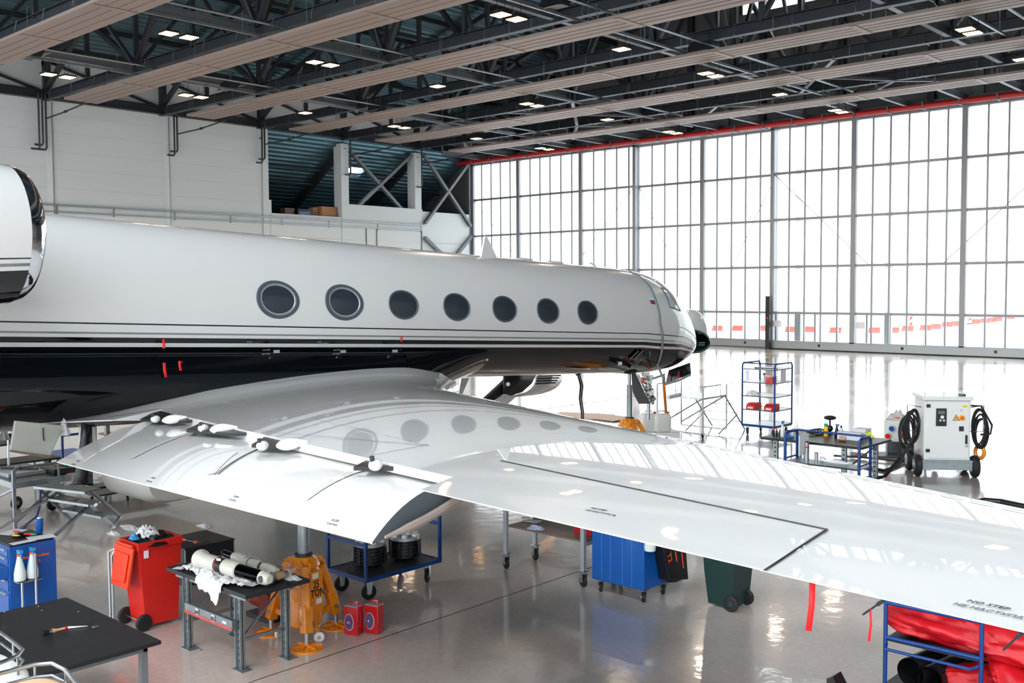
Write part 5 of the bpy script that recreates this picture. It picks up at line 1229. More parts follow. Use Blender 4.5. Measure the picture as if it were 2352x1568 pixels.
# --- green wheeled bin
c_ = onz(1662, 1402, 0); x1, y0 = c_.x+.16, c_.y-.02; bw, bd = .48, .52
t = thing('wheeled_bin', 'dark green wheeled bin standing under the trailing edge of the wing', 'bin', (x1-bw/2, y0+bd/2, 0)); o = t.location
q = M(o); q.ring_loft([rect(x1-bw+.06, x1-.06, y0+.08, y0+bd-.05, .03), rect(x1-bw+.03, x1-.03, y0+.03, y0+bd-.02, .45), rect(x1-bw, x1, y0, y0+bd, 1.0), rect(x1-bw-.02, x1+.02, y0-.02, y0+bd+.02, 1.0), rect(x1-bw-.02, x1+.02, y0-.02, y0+bd+.02, 1.04)]); q.build('body', GREENB, t, bevel=.02)
M(o).prism([(x1-bw-.03, y0-.03, 1.04), (x1+.03, y0-.03, 1.04), (x1+.03, y0+bd+.03, 1.1), (x1-bw-.03, y0+bd+.03, 1.1)], (0, 0, .02)).build('lid', GREENB, t)
for sy in (y0+.04, y0+bd-.1): M(o).wheel((x1-.07, sy, .1), (0, 1, 0), .1, .05, n=28).build('wheel', [RUBBER, GREENB], t)
M(o).box((x1-.02, y0+.36, .66), (.004, .04, .1)).build('sticker', PAPER, t)
# --- blue rack with red covers, bottom right
rx0, rx1, ry0, rz = -3.40, -2.62, 8.42, 1.31
t = thing('tube_rack_cart', 'blue tube rack cart loaded with red covers in the bottom right corner', 'cart', ((rx0+rx1)/2, ry0+.6, 0)); o = t.location
for y in (ry0, ry0+1.15):
    q = M(o)
    for x in (rx0, rx1): q.tube([(x, y, .2), (x, y, rz)], .018, 10)
    for z in (rz, rz-.3, .3): q.tube([(rx0, y, z), (rx1, y, z)], .018, 10)
    q.build('end_frame', BLUE, t)
M(o).tube([(rx0+.01, ry0, rz-.36), (rx0+.03, ry0-.07, rz-.38), (rx1-.06, ry0-.07, rz-.38), (rx1-.01, ry0, rz-.36)], .014, 8).build('push_handle', BLUE, t)
M(o).bx(rx0, rx1, ry0, ry0+1.15, rz-.33, rz-.31).build('upper_shelf', DARKBOX, t); M(o).bx(rx0, rx1, ry0, ry0+1.15, .28, .3).build('lower_shelf', DARKBOX, t)
M(o).bx(rx0, rx1, ry0, ry0+1.15, rz-.72, rz-.7).build('middle_shelf', DARKBOX, t)
for x in (rx0+.1, rx1-.1):
    for y in (ry0+.1, ry0+1.05): caster(t, x, y, .2, .08, .04, .2, o)
def rolled(c0, c1, r0, r1, lab, nm='engine_cover', m_=REDC, seed=1, flat=.6):
    q = M(); n = 44; rings = []
    for i in range(n+1):
        t_ = i/n; c_ = c0+(c1-c0)*t_; r = (r0+(r1-r0)*t_)*(1-.5*(abs(2*t_-1)**5)); d = (c1-c0).normalized(); a, b = perp(d); row = []
        for k in [2*PI*j/48 for j in range(48)]:
            w1 = 1+.22*_ns.noise(V((t_*4, math.cos(k)*2, seed+math.sin(k)*2)))+.13*_ns.noise(V((t_*11, math.cos(k)*5+seed, math.sin(k)*5)))+.05*abs(_ns.noise(V((t_*26, math.cos(k)*12, math.sin(k)*12+seed))))
            row.append(c_+a*r*math.cos(k)*w1+b*r*math.sin(k)*flat*w1)
        rings.append(row)
    q.ring_loft([x[::-1] for x in rings]); return tag(q.build(nm, m_, smooth=70), lab, 'cover')
rolled(V((rx0-.08, ry0+.25, rz-.15)), V((rx1+.75, ry0+.55, rz-.28)), .32, .34, 'large folded red cover lying on the top shelf of the blue rack', seed=4, flat=.5)
rolled(V((rx0+.45, ry0+.1, rz-.56)), V((rx1+.3, ry0+.5, rz-.58)), .13, .14, 'rolled red cover on the middle shelf of the blue rack', seed=7, flat=.9)
rolled(V((rx1+.05, ry0+.35, rz-.35)), V((rx1+.75, ry0+.0, rz-.85)), .24, .3, 'red cover sagging over the right side of the blue rack', seed=9, flat=.4)
for k, (dx, dy) in enumerate(((.2, 0.02), (.38, -.02), (.5, .12))):
    q = M(); c0 = V((rx0+dx, ry0+dy+.02, rz-.57-.02*k)); q.lathe(c0, (.15, 1, .0), [(0, .12), (.02, .125), (.6, .125)], 24, caps=False); q.lathe(c0, (.15, 1, 0), [(.6, .115), (.0, .115)], 24, caps=False); q.lathe(c0, (.15, 1, 0), [(.3, .11), (.31, .01)], 20)
    tag(q.build('black_sleeve', BLK), ('black tubular sleeve on the middle shelf of the blue rack, leftmost', 'black tubular sleeve on the blue rack, middle one at the front', 'black tubular sleeve on the blue rack nearest the rolled red cover')[k], 'sleeve')
tag(lump((rx1+.55, ry0+.6, .0), .7, .6, .62, 41, irr=.3).build('grey_tarpaulin', mat('dark_grey_tarpaulin', (70, 74, 84), .6, bump=.2, bscale=6)), 'dark grey tarpaulin heaped beside the blue rack', 'tarpaulin')
q = onz(1912, 1562, .9); tag(M().prism([q+V((-.05, 0, 0)), q+V((0.0, 0, .03)), q+V((.07, .0, -.08)), q+V((-.02, 0, -.5))], (0, .15, 0)).bx(q.x-.2, q.x+.2, q.y, q.y+.3, 0, .42).build('black_case', BLK), 'tip of a black case at the bottom edge left of the blue rack', 'case')
# rags and litter on the floor
for px, py, rx, ry, h, lab in ((470, 1209, .17, .09, .05, 'white rag on the floor behind the black box'), (300, 1213, .3, .1, .06, 'long dirty rag on the floor behind the red bin'), (262, 1226, .16, .08, .05, 'small white rag on the floor left of the red bin')):
    q = onz(px, py); tag(lump((q.x, q.y, 0), rx, ry, h, px*.1, irr=.6).build('floor_rag', CLOTH), lab, 'rag')
q = onz(462, 1492); tag(M().box((q.x, q.y, .002), (.03, .02, .002), .4).build('blue_scrap', BLUEC), 'tiny blue scrap on the floor between the workbench legs', 'scrap')
# ================================================================ EQUIPMENT, FAR
# nose jack
nj = onx(1446, 855, -13.95); njt = jack(nj.x, nj.y, -1.1, 2.02-.0, 'orange 15 ton tripod jack with tall grey column under the nose of the jet', '15', .9)
u = V((.585, -.81, 0)).normalized(); side = V((.81, .585, 0))
for tt, py in (('15', .62), ('TON', .50)): wtext(tt, .13, njt, V((0, 0, py))+u*.205+side*(-.06 if tt == '15' else -.1), side, (0, 0, 1), RED, (0, 0, 0), .8)
tag(M().box((nj.x-.45, nj.y-.1, .3), (.2, .3, .6), .5).build('black_sack', BLK, bevel=.03), 'black bag standing against the left side of the nose jack', 'bag')
# power cable up to the belly
a = ony(1322, 843, 18.2); g0 = onz(1338, 962, 0)
pts = [a, ony(1327, 860, 18.3), ony(1334, 885, 18.6), ony(1331, 915, 19.2), ony(1336, 945, 20)]; pts.append(V((pts[-1].x, pts[-1].y, .02))); pts += [pts[-1]+V((.6, .3, 0))]
t = thing('ground_power_cable', 'black ground power cable plugged into the belly and hanging to the floor', 'cable', (a.x, a.y, 0)); o = t.location
M(o).tube(pts, .022, 8).tube([p+V((.04, .02, 0)) for p in pts], .018, 8).build('cable', RUBBER, t); M(o).tube([a, a*.6+pts[1]*.4, pts[1]], [.09, .08, .05], 10).build('plug', BLK, t)
# flattened cartons
for px, py, w_, d_, rz, lab in ((1335, 955, 1.8, 1.2, .3, 'flattened carton on the floor left of the nose jack, left one'), (1390, 960, 1.6, 1.0, -.1, 'flattened carton on the floor left of the nose jack, right one')):
    q = onz(px, py); tag(M().box((q.x, q.y, .012+.02*(px > 1350)), (w_, d_, .02), rz).build('flat_carton', CARDP), lab, 'cardboard')
# white canisters
def canister(px, py, lab, rz=.9, lab2=None):
    q = onz(px, py); t = thing('jerry_can', lab, 'canister', q, rz); m = M(); rings = []
    for z, s in ((0, .9), (.03, 1), (.22, 1), (.27, .95), (.30, .8)): rings.append([(.17*s*math.copysign(abs(math.cos(a))**.45, math.cos(a)), .12*s*math.copysign(abs(math.sin(a))**.45, math.sin(a)), z) for a in [2*PI*i/28 for i in range(28)]])
    m.ring_loft(rings).build('body', WPLAST, t, smooth=60); M().tube([(-.08, 0, .29), (-.07, 0, .34), (.05, 0, .34), (.06, 0, .29)], .015, 8).build('handle', WPLAST, t); M().cyl((.12, 0, .28), (.12, 0, .33), .03, 12).build('cap', RED, t)
    return t
nq = onz(1482, 1002); base = V((-14.7, 21.6, 0))
tag(M().box((-14.75, 21.35, .18), (1.3, .8, .36), .9).build('pallet_box', WPLAST, bevel=.03), 'white translucent container under the white canisters next to the nose jack', 'box')
for k, (px, lab) in enumerate(((1490, 'white canister on the white container beside the nose jack, left one'), (1520, 'white canister on the white container beside the nose jack, right one'))):
    q = onz(px, 990, .37); c_ = canister(px, 990, lab); c_.location = (q.x, q.y, .372); c_.scale = (1.3, 1.3, 1.5)
# rolling step platform
def platform(c_, rz, s, lab, steps=3, H=1.05, rail=.2, Lp=1.3, Wp=.8, mesh=None):
    t = thing('step_platform', lab, 'platform', c_, rz)
    q = M(); q.bx(-Lp/2, Lp/2, -Wp/2, Wp/2, H-.05, H); q.build('deck', mesh or ALU, t)
    q = M()
    for y in (-Wp/2, Wp/2):
        q.beam((-Lp/2, y, .0 if True else 0), (-Lp/2, y, H+rail), .035).beam((Lp/2, y, H), (Lp/2, y, H+rail), .03).beam((Lp/2, y, .1), (Lp/2, y, H), .035)
        q.beam((-Lp/2, y, H+rail), (-Lp/2+.6, y, H+rail), .025).beam((-Lp/2+.6, y, H+rail), (-Lp/2+.6, y, H), .025)
        q.beam((-Lp/2, y, .12), (Lp/2, y, H-.1), .03).beam((-Lp/2, y, .12), (Lp/2, y, .12), .03)
    q.build('frame', ALU, t)
    for k in range(steps):
        f = (k+1)/(steps+1); z = H*(1-f)
        for s_ in (1,):
            M().bx(Lp/2+.06+.6*f-.12, Lp/2+.06+.6*f+.12, -Wp/2+.03, Wp/2-.03, z-.03, z).build('step', mesh or ALU, t)
    q = M()
    for y in (-Wp/2, Wp/2): q.beam((Lp/2, y, H), (Lp/2+.72, y, .0), .06, .03).beam((Lp/2+.1, y, H*.55), (Lp/2-.5, y, .02), .03)
    q.build('stringer', ALU, t)
    for y in (-Wp/2, Wp/2): caster(t, -Lp/2, y, .14, .07, .04, 0)
    return t
# frame seen side-on beside the nose
FP = V((-14.3, 23.1, 0))
t = thing('scaffold_platform', 'light aluminium step platform on casters to the right of the nose jack', 'platform', (-15.0, 24.0, 0)); o = t.location
P_ = {}
def fp(px, py, y): return ony(px, py, y)
yn, yf = 23.1, 24.3
zt_ = 1.06; x0, x1 = -15.75, -14.3
q = M(o); q.bx(x0, x1, yn, yf, zt_-.04, zt_); q.build('deck', ALU, t)
q = M(o)
for x, y in ((x0, yn), (x1, yn), (x0, yf), (x1, yf)): q.tube([(x, y, .12), (x, y, zt_+.3)], .02, 8)
for x in (x0, x1): q.tube([(x, yn, zt_+.3), (x, yf-.3, zt_+.3), (x, yf-.3, zt_)], .015, 6)
for z in (.12,): q.tube([(x0, yn, z), (x1, yn, z)], .02, 8).tube([(x0, yf, z), (x1, yf, z)], .02, 8)
q.tube([(x1, yn, zt_), (x0, yn, .2)], .018, 6).tube([(x1, yf, zt_), (x0, yf, .2)], .018, 6); q.build('frame', ALU, t)
q = M(o)
for x in (x0+.4, x1+.0):
    M(o).tube([(x, yf-.1, zt_), (x+.0, yf+1.0, .02)], .02, 8).build('ladder_rail', ALU, t); M(o).tube([(x, yf-.4, .02), (x, yf+.6, zt_*.45)], .015, 6).build('ladder_stay', ALU, t)
for k in range(3): z = zt_*(1-(k+1)/4); M(o).bx(x0+.4, x1, yf+.2+.27*k-.08, yf+.2+.27*k+.12, z-.02, z).build('step', ALU, t)
for x, y in ((x1, yn), (x0, yn)): caster(t, x, y, .14, .07, .04, .2, o)
a, b = onz(1535, 913, zt_+.05), onz(1562, 906, zt_+.05); tag(M().tube([a, b], .05, 14).build('paper_roll', PAPER), 'white roll lying on the light step platform', 'roll')
# tall blue shelf trolley
bx0, bx1, by0, by1 = -13.86, -12.9, 24.38, 25.35
zs = [.30, .70, 1.07, 1.44, 1.8]
t = thing('shelf_trolley', 'tall blue framed shelf trolley on casters between nose and wing', 'trolley', ((bx0+bx1)/2, (by0+by1)/2, 0)); o = t.location
q = M(o)
for x in (bx0, bx1): q.tube([(x, by0, .26), (x, by0, 1.88), (x, by0+.05, 1.95), (x, by1-.05, 1.95), (x, by1, 1.88), (x, by1, .26)], .024, 8)
q.tube([(bx0, by0+.05, 1.95), (bx1, by0+.05, 1.95)], .018, 6)
q.build('frame', BLUE, t)
for z in zs:
    q = M(o); q.bx(bx0, bx1, by0, by1, z-.012, z); s_ = q.build('shelf', LGREY, t); q = M(o); q.bx(bx0, bx1, by0-.01, by0, z-.02 if z > .4 else z-.06, z+.005).bx(bx0, bx1, by1, by1+.01, z-.02, z+.005).bx(bx1, bx1+.01, by0, by1, z-.02 if z > .4 else z-.06, z+.005); q.build('shelf_edge', BLUE if z < .4 else DGREY, s_)
for x in (bx0+.1, bx1-.1):
    for y in (by0+.12, by1-.12): caster(t, x, y, .27, .1, .045, .3, o)
M(o).bx(bx0+.1, bx0+.22, by0-.012, by0-.01, 1.47, 1.77).build('hanging_note', PAPER, t); M(o).bx(bx1+.012, bx1+.014, by0+.3, by0+.6, 1.45, 1.78).build('hanging_note', PAPER, t)
for k, (x, y, lab) in enumerate(((bx0+.22, by0+.22, 'red storage bin on the lower shelf of the blue trolley, left one'), (bx1-.2, by0+.22, 'red storage bin on the lower shelf of the blue trolley, right one'))):
    tt = thing('storage_bin', lab, 'bin', (x, y, .7)); M().prism([(-.13, -.18, 0), (-.13, .2, 0), (-.13, .2, .17), (-.13, -.08, .17), (-.13, -.18, .1)], (.26, 0, 0)).build('body', RED, tt, bevel=.006); M().bx(-.08, .08, -.187, -.182, .02, .07).build('label_card', PAPER, tt)
tag(lump((bx0+.2, by0+.2, 1.07), .22, .2, .16, 51).build('white_bag', CLOTH), 'white plastic bag on the middle shelf of the blue trolley', 'bag')
tt = thing('spray_can', 'tall white can with black cap on the blue trolley', 'can', (bx1-.42, by0+.2, 1.44)); M().cyl((0, 0, 0), (0, 0, .2), .035, 14).build('body', WPLAST, tt); M().cyl((0, 0, .2), (0, 0, .25), .033, 14).build('cap', BLK, tt)
tag(M().bx(bx1-.33, bx1-.12, by0+.12, by0+.32, 1.44, 1.61).build('red_tin', REDT), 'red tin box on the blue trolley beside the white can', 'tin')
tag(M().tube([(bx0+.2, by0+.3, 1.81), (bx1-.1, by0+.35, 1.815)], .012, 6).build('steel_rod', STEEL), 'dark rod lying on the top shelf of the blue trolley', 'rod')
# far workbench
wx0, wx1, wy0, wy1, wz = -10.45, -8.25, 19.15, 20.6, .85
t = thing('workbench', 'dark topped workbench crowded with bottles behind the low blue cart', 'workbench', ((wx0+wx1)/2, (wy0+wy1)/2, 0)); o = t.location
M(o).bx(wx0, wx1, wy0, wy1, wz-.05, wz).build('benchtop', BLK, t)
for x, y in ((wx0+.25, wy0+.2), (wx1-.45, wy0+.2), (wx0+.25, wy1-.2), (wx1-.25, wy1-.2)):
    lg = M(o).bx(x-.05, x+.05, y-.03, y+.03, 0, wz-.05).build('leg', GALV, t); q = M(o)
    for k in range(8): q.bx(x-.02, x+.02, y-.034, y-.03, .08+.09*k, .11+.09*k)
    q.build('slot', BLK, lg)
M(o).beam((wx1-.45, wy0+.2, .3), (wx1-.25, wy1-.2, .7), .03, .02).build('brace', GALV, t)
def onW(px, py): q = onz(px, py, wz); return q
bt = lambda px, py, r, h, m1, m2, lab, **k: bottle(onW(px, py)+V((0, 0, .001)), r, h, m1, m2, lab, **k)
bt(1797, 1003, .045, .34, WPLAST, BLUEC, 'white spray bottle with blue trigger at the left end of the far workbench', name='spray_bottle', trig=True)
for k, px in enumerate((1777, 1784, 1791)): bt(px, 999+k, .025, .16, BLK, RED, 'small black bottle with red cap at the left end of the far workbench, %s' % ('first', 'second', 'third')[k])
bt(1810, 1004, .03, .16, BLUEC, RED, 'small blue bottle with red cap beside the white spray bottle')
bt(1820, 1002, .032, .17, PAPER, LGREY, 'white and grey tube bottle on the far workbench')
tag(lump(onW(1815, 1006), .12, .07, .06, 61).build('blue_gloves', BLUEC), 'crumpled blue gloves at the left end of the far workbench', 'gloves')
for k, px in enumerate((1823, 1829)): q = onW(px, 1000); tag(M().tube([q, q+V((.02, 0, .2+.04*k))], [.008, .003], 6).build('brush', [ORANGED, WOOD][k]), ('thin brush standing on the far workbench, left one', 'thin brush standing on the far workbench, right one')[k], 'brush')
q = onW(1877, 997); m = M()
for k in range(6): m.tube([q+V((.15*math.cos(a)*(1+.2*math.sin(k)), .2*math.sin(a+k*.3), .03+.012*k+.03*math.sin(a*2+k))) for a in [2*PI*i/16 for i in range(16)]], .008, 5, closed=True)
tag(m.build('wire_coil', BLK), 'tangled coil of black wire on the far workbench', 'cable')
bt(1897, 1002, .045, .27, YEL, GREEN, 'yellow bottle with green top on the far workbench', neck=.7)
q = onW(1906, 994); t2 = thing('lamp_stand', 'black round headed lamp standing on the far workbench', 'lamp', q); M().tube([(0, 0, 0), (0, 0, .3)], .02, 8).ball((0, 0, .1), .07).build('stem', BLK, t2); M().ball((0, 0, .33), (.13, .13, .05), 20).build('head', RUBBER, t2); M().cyl((0, 0, 0), (0, 0, .03), .08, 16).build('foot', BLK, t2)
bt(1922, 1003, .05, .27, BLK, BLUEC, 'black bottle with blue trigger on the far workbench', name='spray_bottle', trig=True)
bt(1932, 1003, .045, .24, SILVP, BLK, 'grey bottle with black cap on the far workbench, right of the spray bottle')
for k, (px, py, sz, lab) in enumerate(((1950, 1010, (.5, .22, .15), 'white carton box with open top on the far workbench'), (1975, 1003, (.28, .3, .17), 'white box with blue print at the right of the far workbench'))):
    q = onW(px, py); tag(M().box(q+V((0, .1, sz[2]/2)), sz).build('white_box', PAPER), lab, 'box')
q = onW(1928, 1012); tag(M().cyl(q+V((0, 0, .05)), q+V((.12, .03, .05)), .05, 16).build('paper_roll', WOOD), 'brown roll at the front edge of the far workbench', 'roll')
tag(lump(onW(1994, 1004), .12, .12, .13, 66).build('safety_vest', HIVIS), 'fluorescent yellow vest at the right end of the far workbench', 'vest')
# low blue cart with tube ends
lz = .5; lx0, lx1, ly0, ly1 = -9.66, -8.1, 18.72, 19.62
lx0, lx1, ly0, ly1 = -9.62, -8.08, 18.68, 19.6
a, b, c2 = onz(1804, 1058, lz), onz(1972, 1079, lz), onz(2025, 1062, lz)
ly0 = (a.y+b.y)/2; lx0, lx1, ly1 = a.x, b.x, min(c2.y, wy0-.0)
t = thing('tube_cart', 'low blue tube framed cart with a silver flask, before the far workbench', 'cart', ((lx0+lx1)/2, (ly0+ly1)/2, 0)); o = t.location
M(o).bx(lx0, lx1, ly0, ly1, lz-.02, lz).build('shelf', LGREY, t); M(o).bx(lx0, lx1, ly0-.01, ly0, lz-.025, lz+.003).build('shelf_edge', BLK, t)
q = M(o)
for x in (lx0, lx1): q.tube([(x, ly0, .12), (x, ly0, .98), (x, ly0+.03, 1.05), (x, ly0+.1, 1.08), (x, ly1-.1, 1.08), (x, ly1-.03, 1.05), (x, ly1, .98), (x, ly1, .12)], .03, 10).tube([(x, ly0, lz+.06), (x, ly1, lz+.06)], .016, 8)
q.tube([(lx0, ly0+.5, 1.08), (lx1, ly0+.5, 1.08)], .022, 8); q.build('frame', BLUE, t)
for x in (lx0+.05, lx1-.05):
    for y in (ly0+.05, ly1-.05): caster(t, x, y, .16, .06, .035, .2, o)
M(o).bx(lx0+.24, lx0+.26, ly0+.1, ly0+.5, lz+.12, 1.03).build('hanging_sheet', PAPER, t)
q = onz(1852, 1056, lz); t2 = thing('thermos_flask', 'tall silver flask with red band on the low blue cart', 'flask', q); M().cyl((0, 0, 0), (0, 0, .36), .055, 20).build('body', ALU, t2); M().cyl((0, 0, .25), (0, 0, .28), .057, 20).build('band', RED, t2); M().cyl((0, 0, .36), (0, 0, .38), .045, 16).build('lid', BLK, t2)
q = onz(1875, 1060, lz); t2 = thing('small_can', 'small silver can with red lid on the low blue cart', 'can', q); M().cyl((0, 0, 0), (0, 0, .17), .035, 16).build('body', ALU, t2); M().cyl((0, 0, .17), (0, 0, .185), .034, 16).build('lid', RED, t2)
q = onz(1889, 1055, lz); tag(lump(q, .07, .06, .08, 71).build('rag_ball', CLOTH), 'small crumpled rag beside the small can on the low blue cart', 'rag')
q = onz(1918, 1062, lz); tag(lump(q, .3, .09, .06, 72).build('plastic_bag', CLOTH), 'clear plastic bag lying on the low blue cart', 'bag')
# ground power unit
gq = onz(2112, 1095); gr = onz(2242, 1098); d = (gr-gq); ang = math.atan2(d.y, d.x); W_ = 1.1
t = thing('ground_power_unit', 'light grey ground power cabinet on pneumatic wheels with cables hung on both sides', 'power unit', gq, ang)
gs = d.length
M().bx(.05, gs-.08, .0, .95, .16, .34).build('chassis', GALV, t); M().bx(.02, gs-.05, -.02, 1.0, .33, .36).build('base_tray', GALV, t)
M().bx(.08, gs-.12, .03, .9, .36, 1.62).build('cabinet', CABGREY, t, bevel=.008)
M().bx(.04, gs-.08, -.03, .96, 1.62, 1.70).build('roof', CABGREY, t, bevel=.008)
M().cyl((gs-.25, .2, 1.70), (gs-.25, .2, 1.74), .07, 18).build('roof_vent', DGREY, t)
dr = M().bx(.15, gs-.15, .015, .03, .40, 1.60).build('door', CABGREY, t, bevel=.004)
for z in (.56, 1.5): M().bx(.12, .2, .005, .018, z-.035, z+.035).build('hinge', BLK, dr)
pz = 1.28; pn = M().bx(.31, .52, -.005, .016, 1.08, 1.45).build('control_panel', BLK, dr, bevel=.01); M().bx(.35, .48, -.008, -.004, 1.33, 1.40).build('display', SCREEN, pn)
M().cyl((.43, -.004, 1.27), (.43, -.014, 1.27), .035, 20).build('dial', WPLAST, pn)
for x in (.395, .465): M().cyl((x, -.004, 1.2), (x, -.012, 1.2), .02, 14).build('button', WPLAST, pn)
M().prism([(.64, .012, 1.20), (.78, .012, 1.20), (.71, .012, 1.33)], (0, -.004, 0)).build('warning_triangle', BLK, dr); M().prism([(.657, .008, 1.21), (.763, .008, 1.21), (.71, .008, 1.31)], (0, -.003, 0)).prism([(.712, .004, 1.29), (.695, .004, 1.25), (.71, .004, 1.25), (.70, .004, 1.22), (.727, .004, 1.262), (.713, .004, 1.262)], (0, -.002, 0), 1).build('warning_sign', [YEL, BLK], dr)
M().cyl((gs-.30, .015, 1.26), (gs-.30, -.005, 1.26), .06, 24).build('stop_plate', YEL, dr); M().cyl((gs-.30, -.005, 1.26), (gs-.30, -.04, 1.26), .035, 20).build('stop_button', ORANGED, dr)
M().bx(gs-.29, gs-.20, .008, .016, 1.48, 1.52).build('orange_label', YEL, dr); M().bx(gs-.33, gs-.29, .005, .016, 1.39, 1.44).build('indicator', SILVP, dr); M().bx(gs-.35, gs-.26, .0, .016, .98, 1.08).build('meter', BLK, dr); M().bx(gs-.225, gs-.185, -.01, .016, .72, .9).build('door_handle', BLK, dr); M().ball((gs-.205, -.005, .68), .03).build('lock', SILVP, dr)
for x, y in ((-.02, .12), (gs, .12), (-.02, .85), (gs, .85)):
    M().wheel((x, y, .23), (1, 0, 0), .23, .14, n=30, rh=.55).build('wheel', [RUBBER, ALU], t)
for x, s in ((.06, -1), (gs-.1, 1)):
    M().tube([(x, .2, 1.45), (x+s*.28, .2, 1.5), (x+s*.28, .2, .95), (x, .2, .95)], .012, 8).build('cable_hanger', ALU, t)
    q = M(); rr = random.Random(4+s)
    for k in range(7):
        w0, h0 = .10+.05*rr.random(), .28+.12*rr.random(); cz = 1.12-.03*k
        q.tube([(x+s*(.16+.02*k+w0*math.cos(a)), .12+.03*k, cz-.05+h0*math.sin(a)) for a in [2*PI*i/22 for i in range(22)]], .02, 7, closed=True)
    if s > 0: q.tube([(x, .15, 1.5), (x+.2, .1, 1.5), (x+.42, .1, 1.1), (x+.4, .12, .92), (x+.2, .1, .9)], .022, 8)
    else: q.tube([(x-.1, .1, 1.38), (x-.3, .05, 1.35), (x-.45, 0, 1.0), (x-.5, -.1, .4), (x-.9, -.5, .06), (x-1.6, -1.0, .03)], .025, 8).tube([(x-.05, .1, 1.2), (x-.2, .05, .8), (x-.45, -.1, .4), (x-.8, -.3, .05), (x-1.5, -.5, .03)], .025, 8)
    q.build('cable_loops', RUBBER, t)
q = onz(2228, 1060, .36); tag(M().tube([V((gr.x-.05+.09*math.cos(a), gr.y+.35, .5+.13*math.sin(a))) for a in [2*PI*i/18 for i in range(18)]], .04, 8, closed=True).build('hose_ring', ORANGE), 'orange cable reel at the right side of the ground power unit', 'reel')
# socket box on a stand
q = onz(2060, 1048); t = thing('socket_box', 'grey socket distribution box with red and blue plugs left of the ground power unit', 'box', (q.x, q.y, 0), .3)
M().bx(-.28, .28, -.12, .12, .42, .86).build('housing', CABGREY, t, bevel=.01)
for x, z, m_ in ((-.18, .52, RED), (.16, .54, RED), (-.1, .70, BLUEC), (.12, .72, BLUEC)): M().cyl((x, -.12, z), (x-.01, -.2, z-.02), .07, 16).build('socket', [WPLAST][0], t); M().cyl((x-.01, -.2, z-.02), (x-.012, -.215, z-.022), .06, 16).build('socket_lid', m_, t)
for x in (-.22, .22): M().bx(x-.02, x+.02, -.1, .1, .02, .42).build('leg', GALV, t)
M().bx(-.5, .5, -.3, .4, 0, .03).build('base_plate', STEEL, t)
tag(lump((q.x, q.y+.05, .862), .28, .14, .22, 81).build('clear_bag', mat('cloudy_film', (190, 184, 180), .2)), 'clear plastic bag of parts on top of the grey socket box', 'bag')
tag(M().box((q.x+.02, q.y-.03, .9), (.1, .08, .07)).build('orange_box', ORANGED), 'small orange box on the grey socket box', 'box')
tt = thing('equipment_trolley', 'dark crates and a galvanised stand behind the socket box', 'trolley', (q.x+.35, q.y+.5, 0)); M().bx(-.7, -.1, -.2, .3, 0, .3).build('crate', DGREY, tt); M().bx(-.05, .35, -.3, .2, 0, .28).build('crate', DGREY, tt); M().tube([(.1, -.1, 0), (-.05, -.1, .9), (.25, -.1, .9), (.1, -.1, 0)], .03, 6).build('stand', GALV, tt); M().ball((.35, .0, .75), (.12, .1, .45)).build('black_cover', BLK, tt)
a, b = onz(1915, 1046, .05), onz(2100, 1062, .05)
t = thing('power_lead', 'black power lead with grey and red plug lying on the floor behind the low cart', 'cable', (a.x, a.y, 0)); o = t.location
M(o).tube([a, a*.6+b*.4+V((0, .1, 0)), b], .022, 8).tube([onz(1985, 1070, .03), onz(2030, 1080, .03), onz(2060, 1070, .03), onz(2085, 1045, .1)], .03, 8).build('cable', RUBBER, t); p = onz(1955, 1042, .08); p2 = onz(1990, 1046, .08); M(o).tube([p, p2], .05, 12).build('plug', GREYP, t); p3 = onz(1970, 1044, .08); M(o).tube([p*.6+p2*.4, p*.45+p2*.55], .056, 12).build('plug_ring', RED, t)
tag(M().tube([onz(2246, 1152, .06), onz(2262, 1149, .08), onz(2300, 1152, .08), onz(2352, 1163, .08), onz(2420, 1180, .06)], .055, 10).build('thick_black_hose', BLK), 'thick black hose on the floor past the wing at the right edge', 'hose')
# ---------------------------------------------------------------- left side: platform, tray, cowl stand
TREAD = mat('perforated_tread', (110, 116, 120), .45, .7, noise=.4, scale=60)
s0 = onz(35, 1215)
t = thing('step_platform', 'galvanised step platform with tread plates at the left edge behind the tool cabinet', 'platform', (s0.x, s0.y, 0)); o = t.location
HZ = .78; px0, px1 = s0.x-1.9, s0.x; py0, py1 = s0.y, s0.y+1.5
zf = HZ
def pz_(px, py, z): return onz(px, py, z)
py1 = pz_(165, 1092, HZ).y
M(o).bx(px0, px1, py0, py1, HZ-.04, HZ).build('deck', TREAD, t); M(o).bx(px1, px1+.03, py0, py1, HZ-.09, HZ+.01).bx(px0, px1, py0-.03, py0, HZ-.09, HZ+.01).build('deck_frame', ALU, t)
q = M(o); q.beam((px1, py0, 0), (px1, py0, HZ+.22), .05).tube([(px1, py0, HZ+.2), (px1, py0+.05, HZ+.25), (px1, py1+.1, HZ+.25)], .022, 8).beam((px1, py0+.75, HZ), (px1, py0+.75, HZ+.25), .03).tube([(px0, py0+.3, HZ), (px0, py0+.3, HZ+.5), (px0, py1-.3, HZ+.5), (px0, py1-.3, HZ)], .022, 8).beam((px1, py0, .1), (px1, py1-.2, HZ-.1), .04).beam((px0, py0, 0), (px0, py0, HZ), .05).beam((px0+.1, py0, .1), (px1, py0, HZ-.1), .04)
q.build('frame', ALU, t)
T_ = lambda px, py, z: onz(px, py, z)
q = M(o)
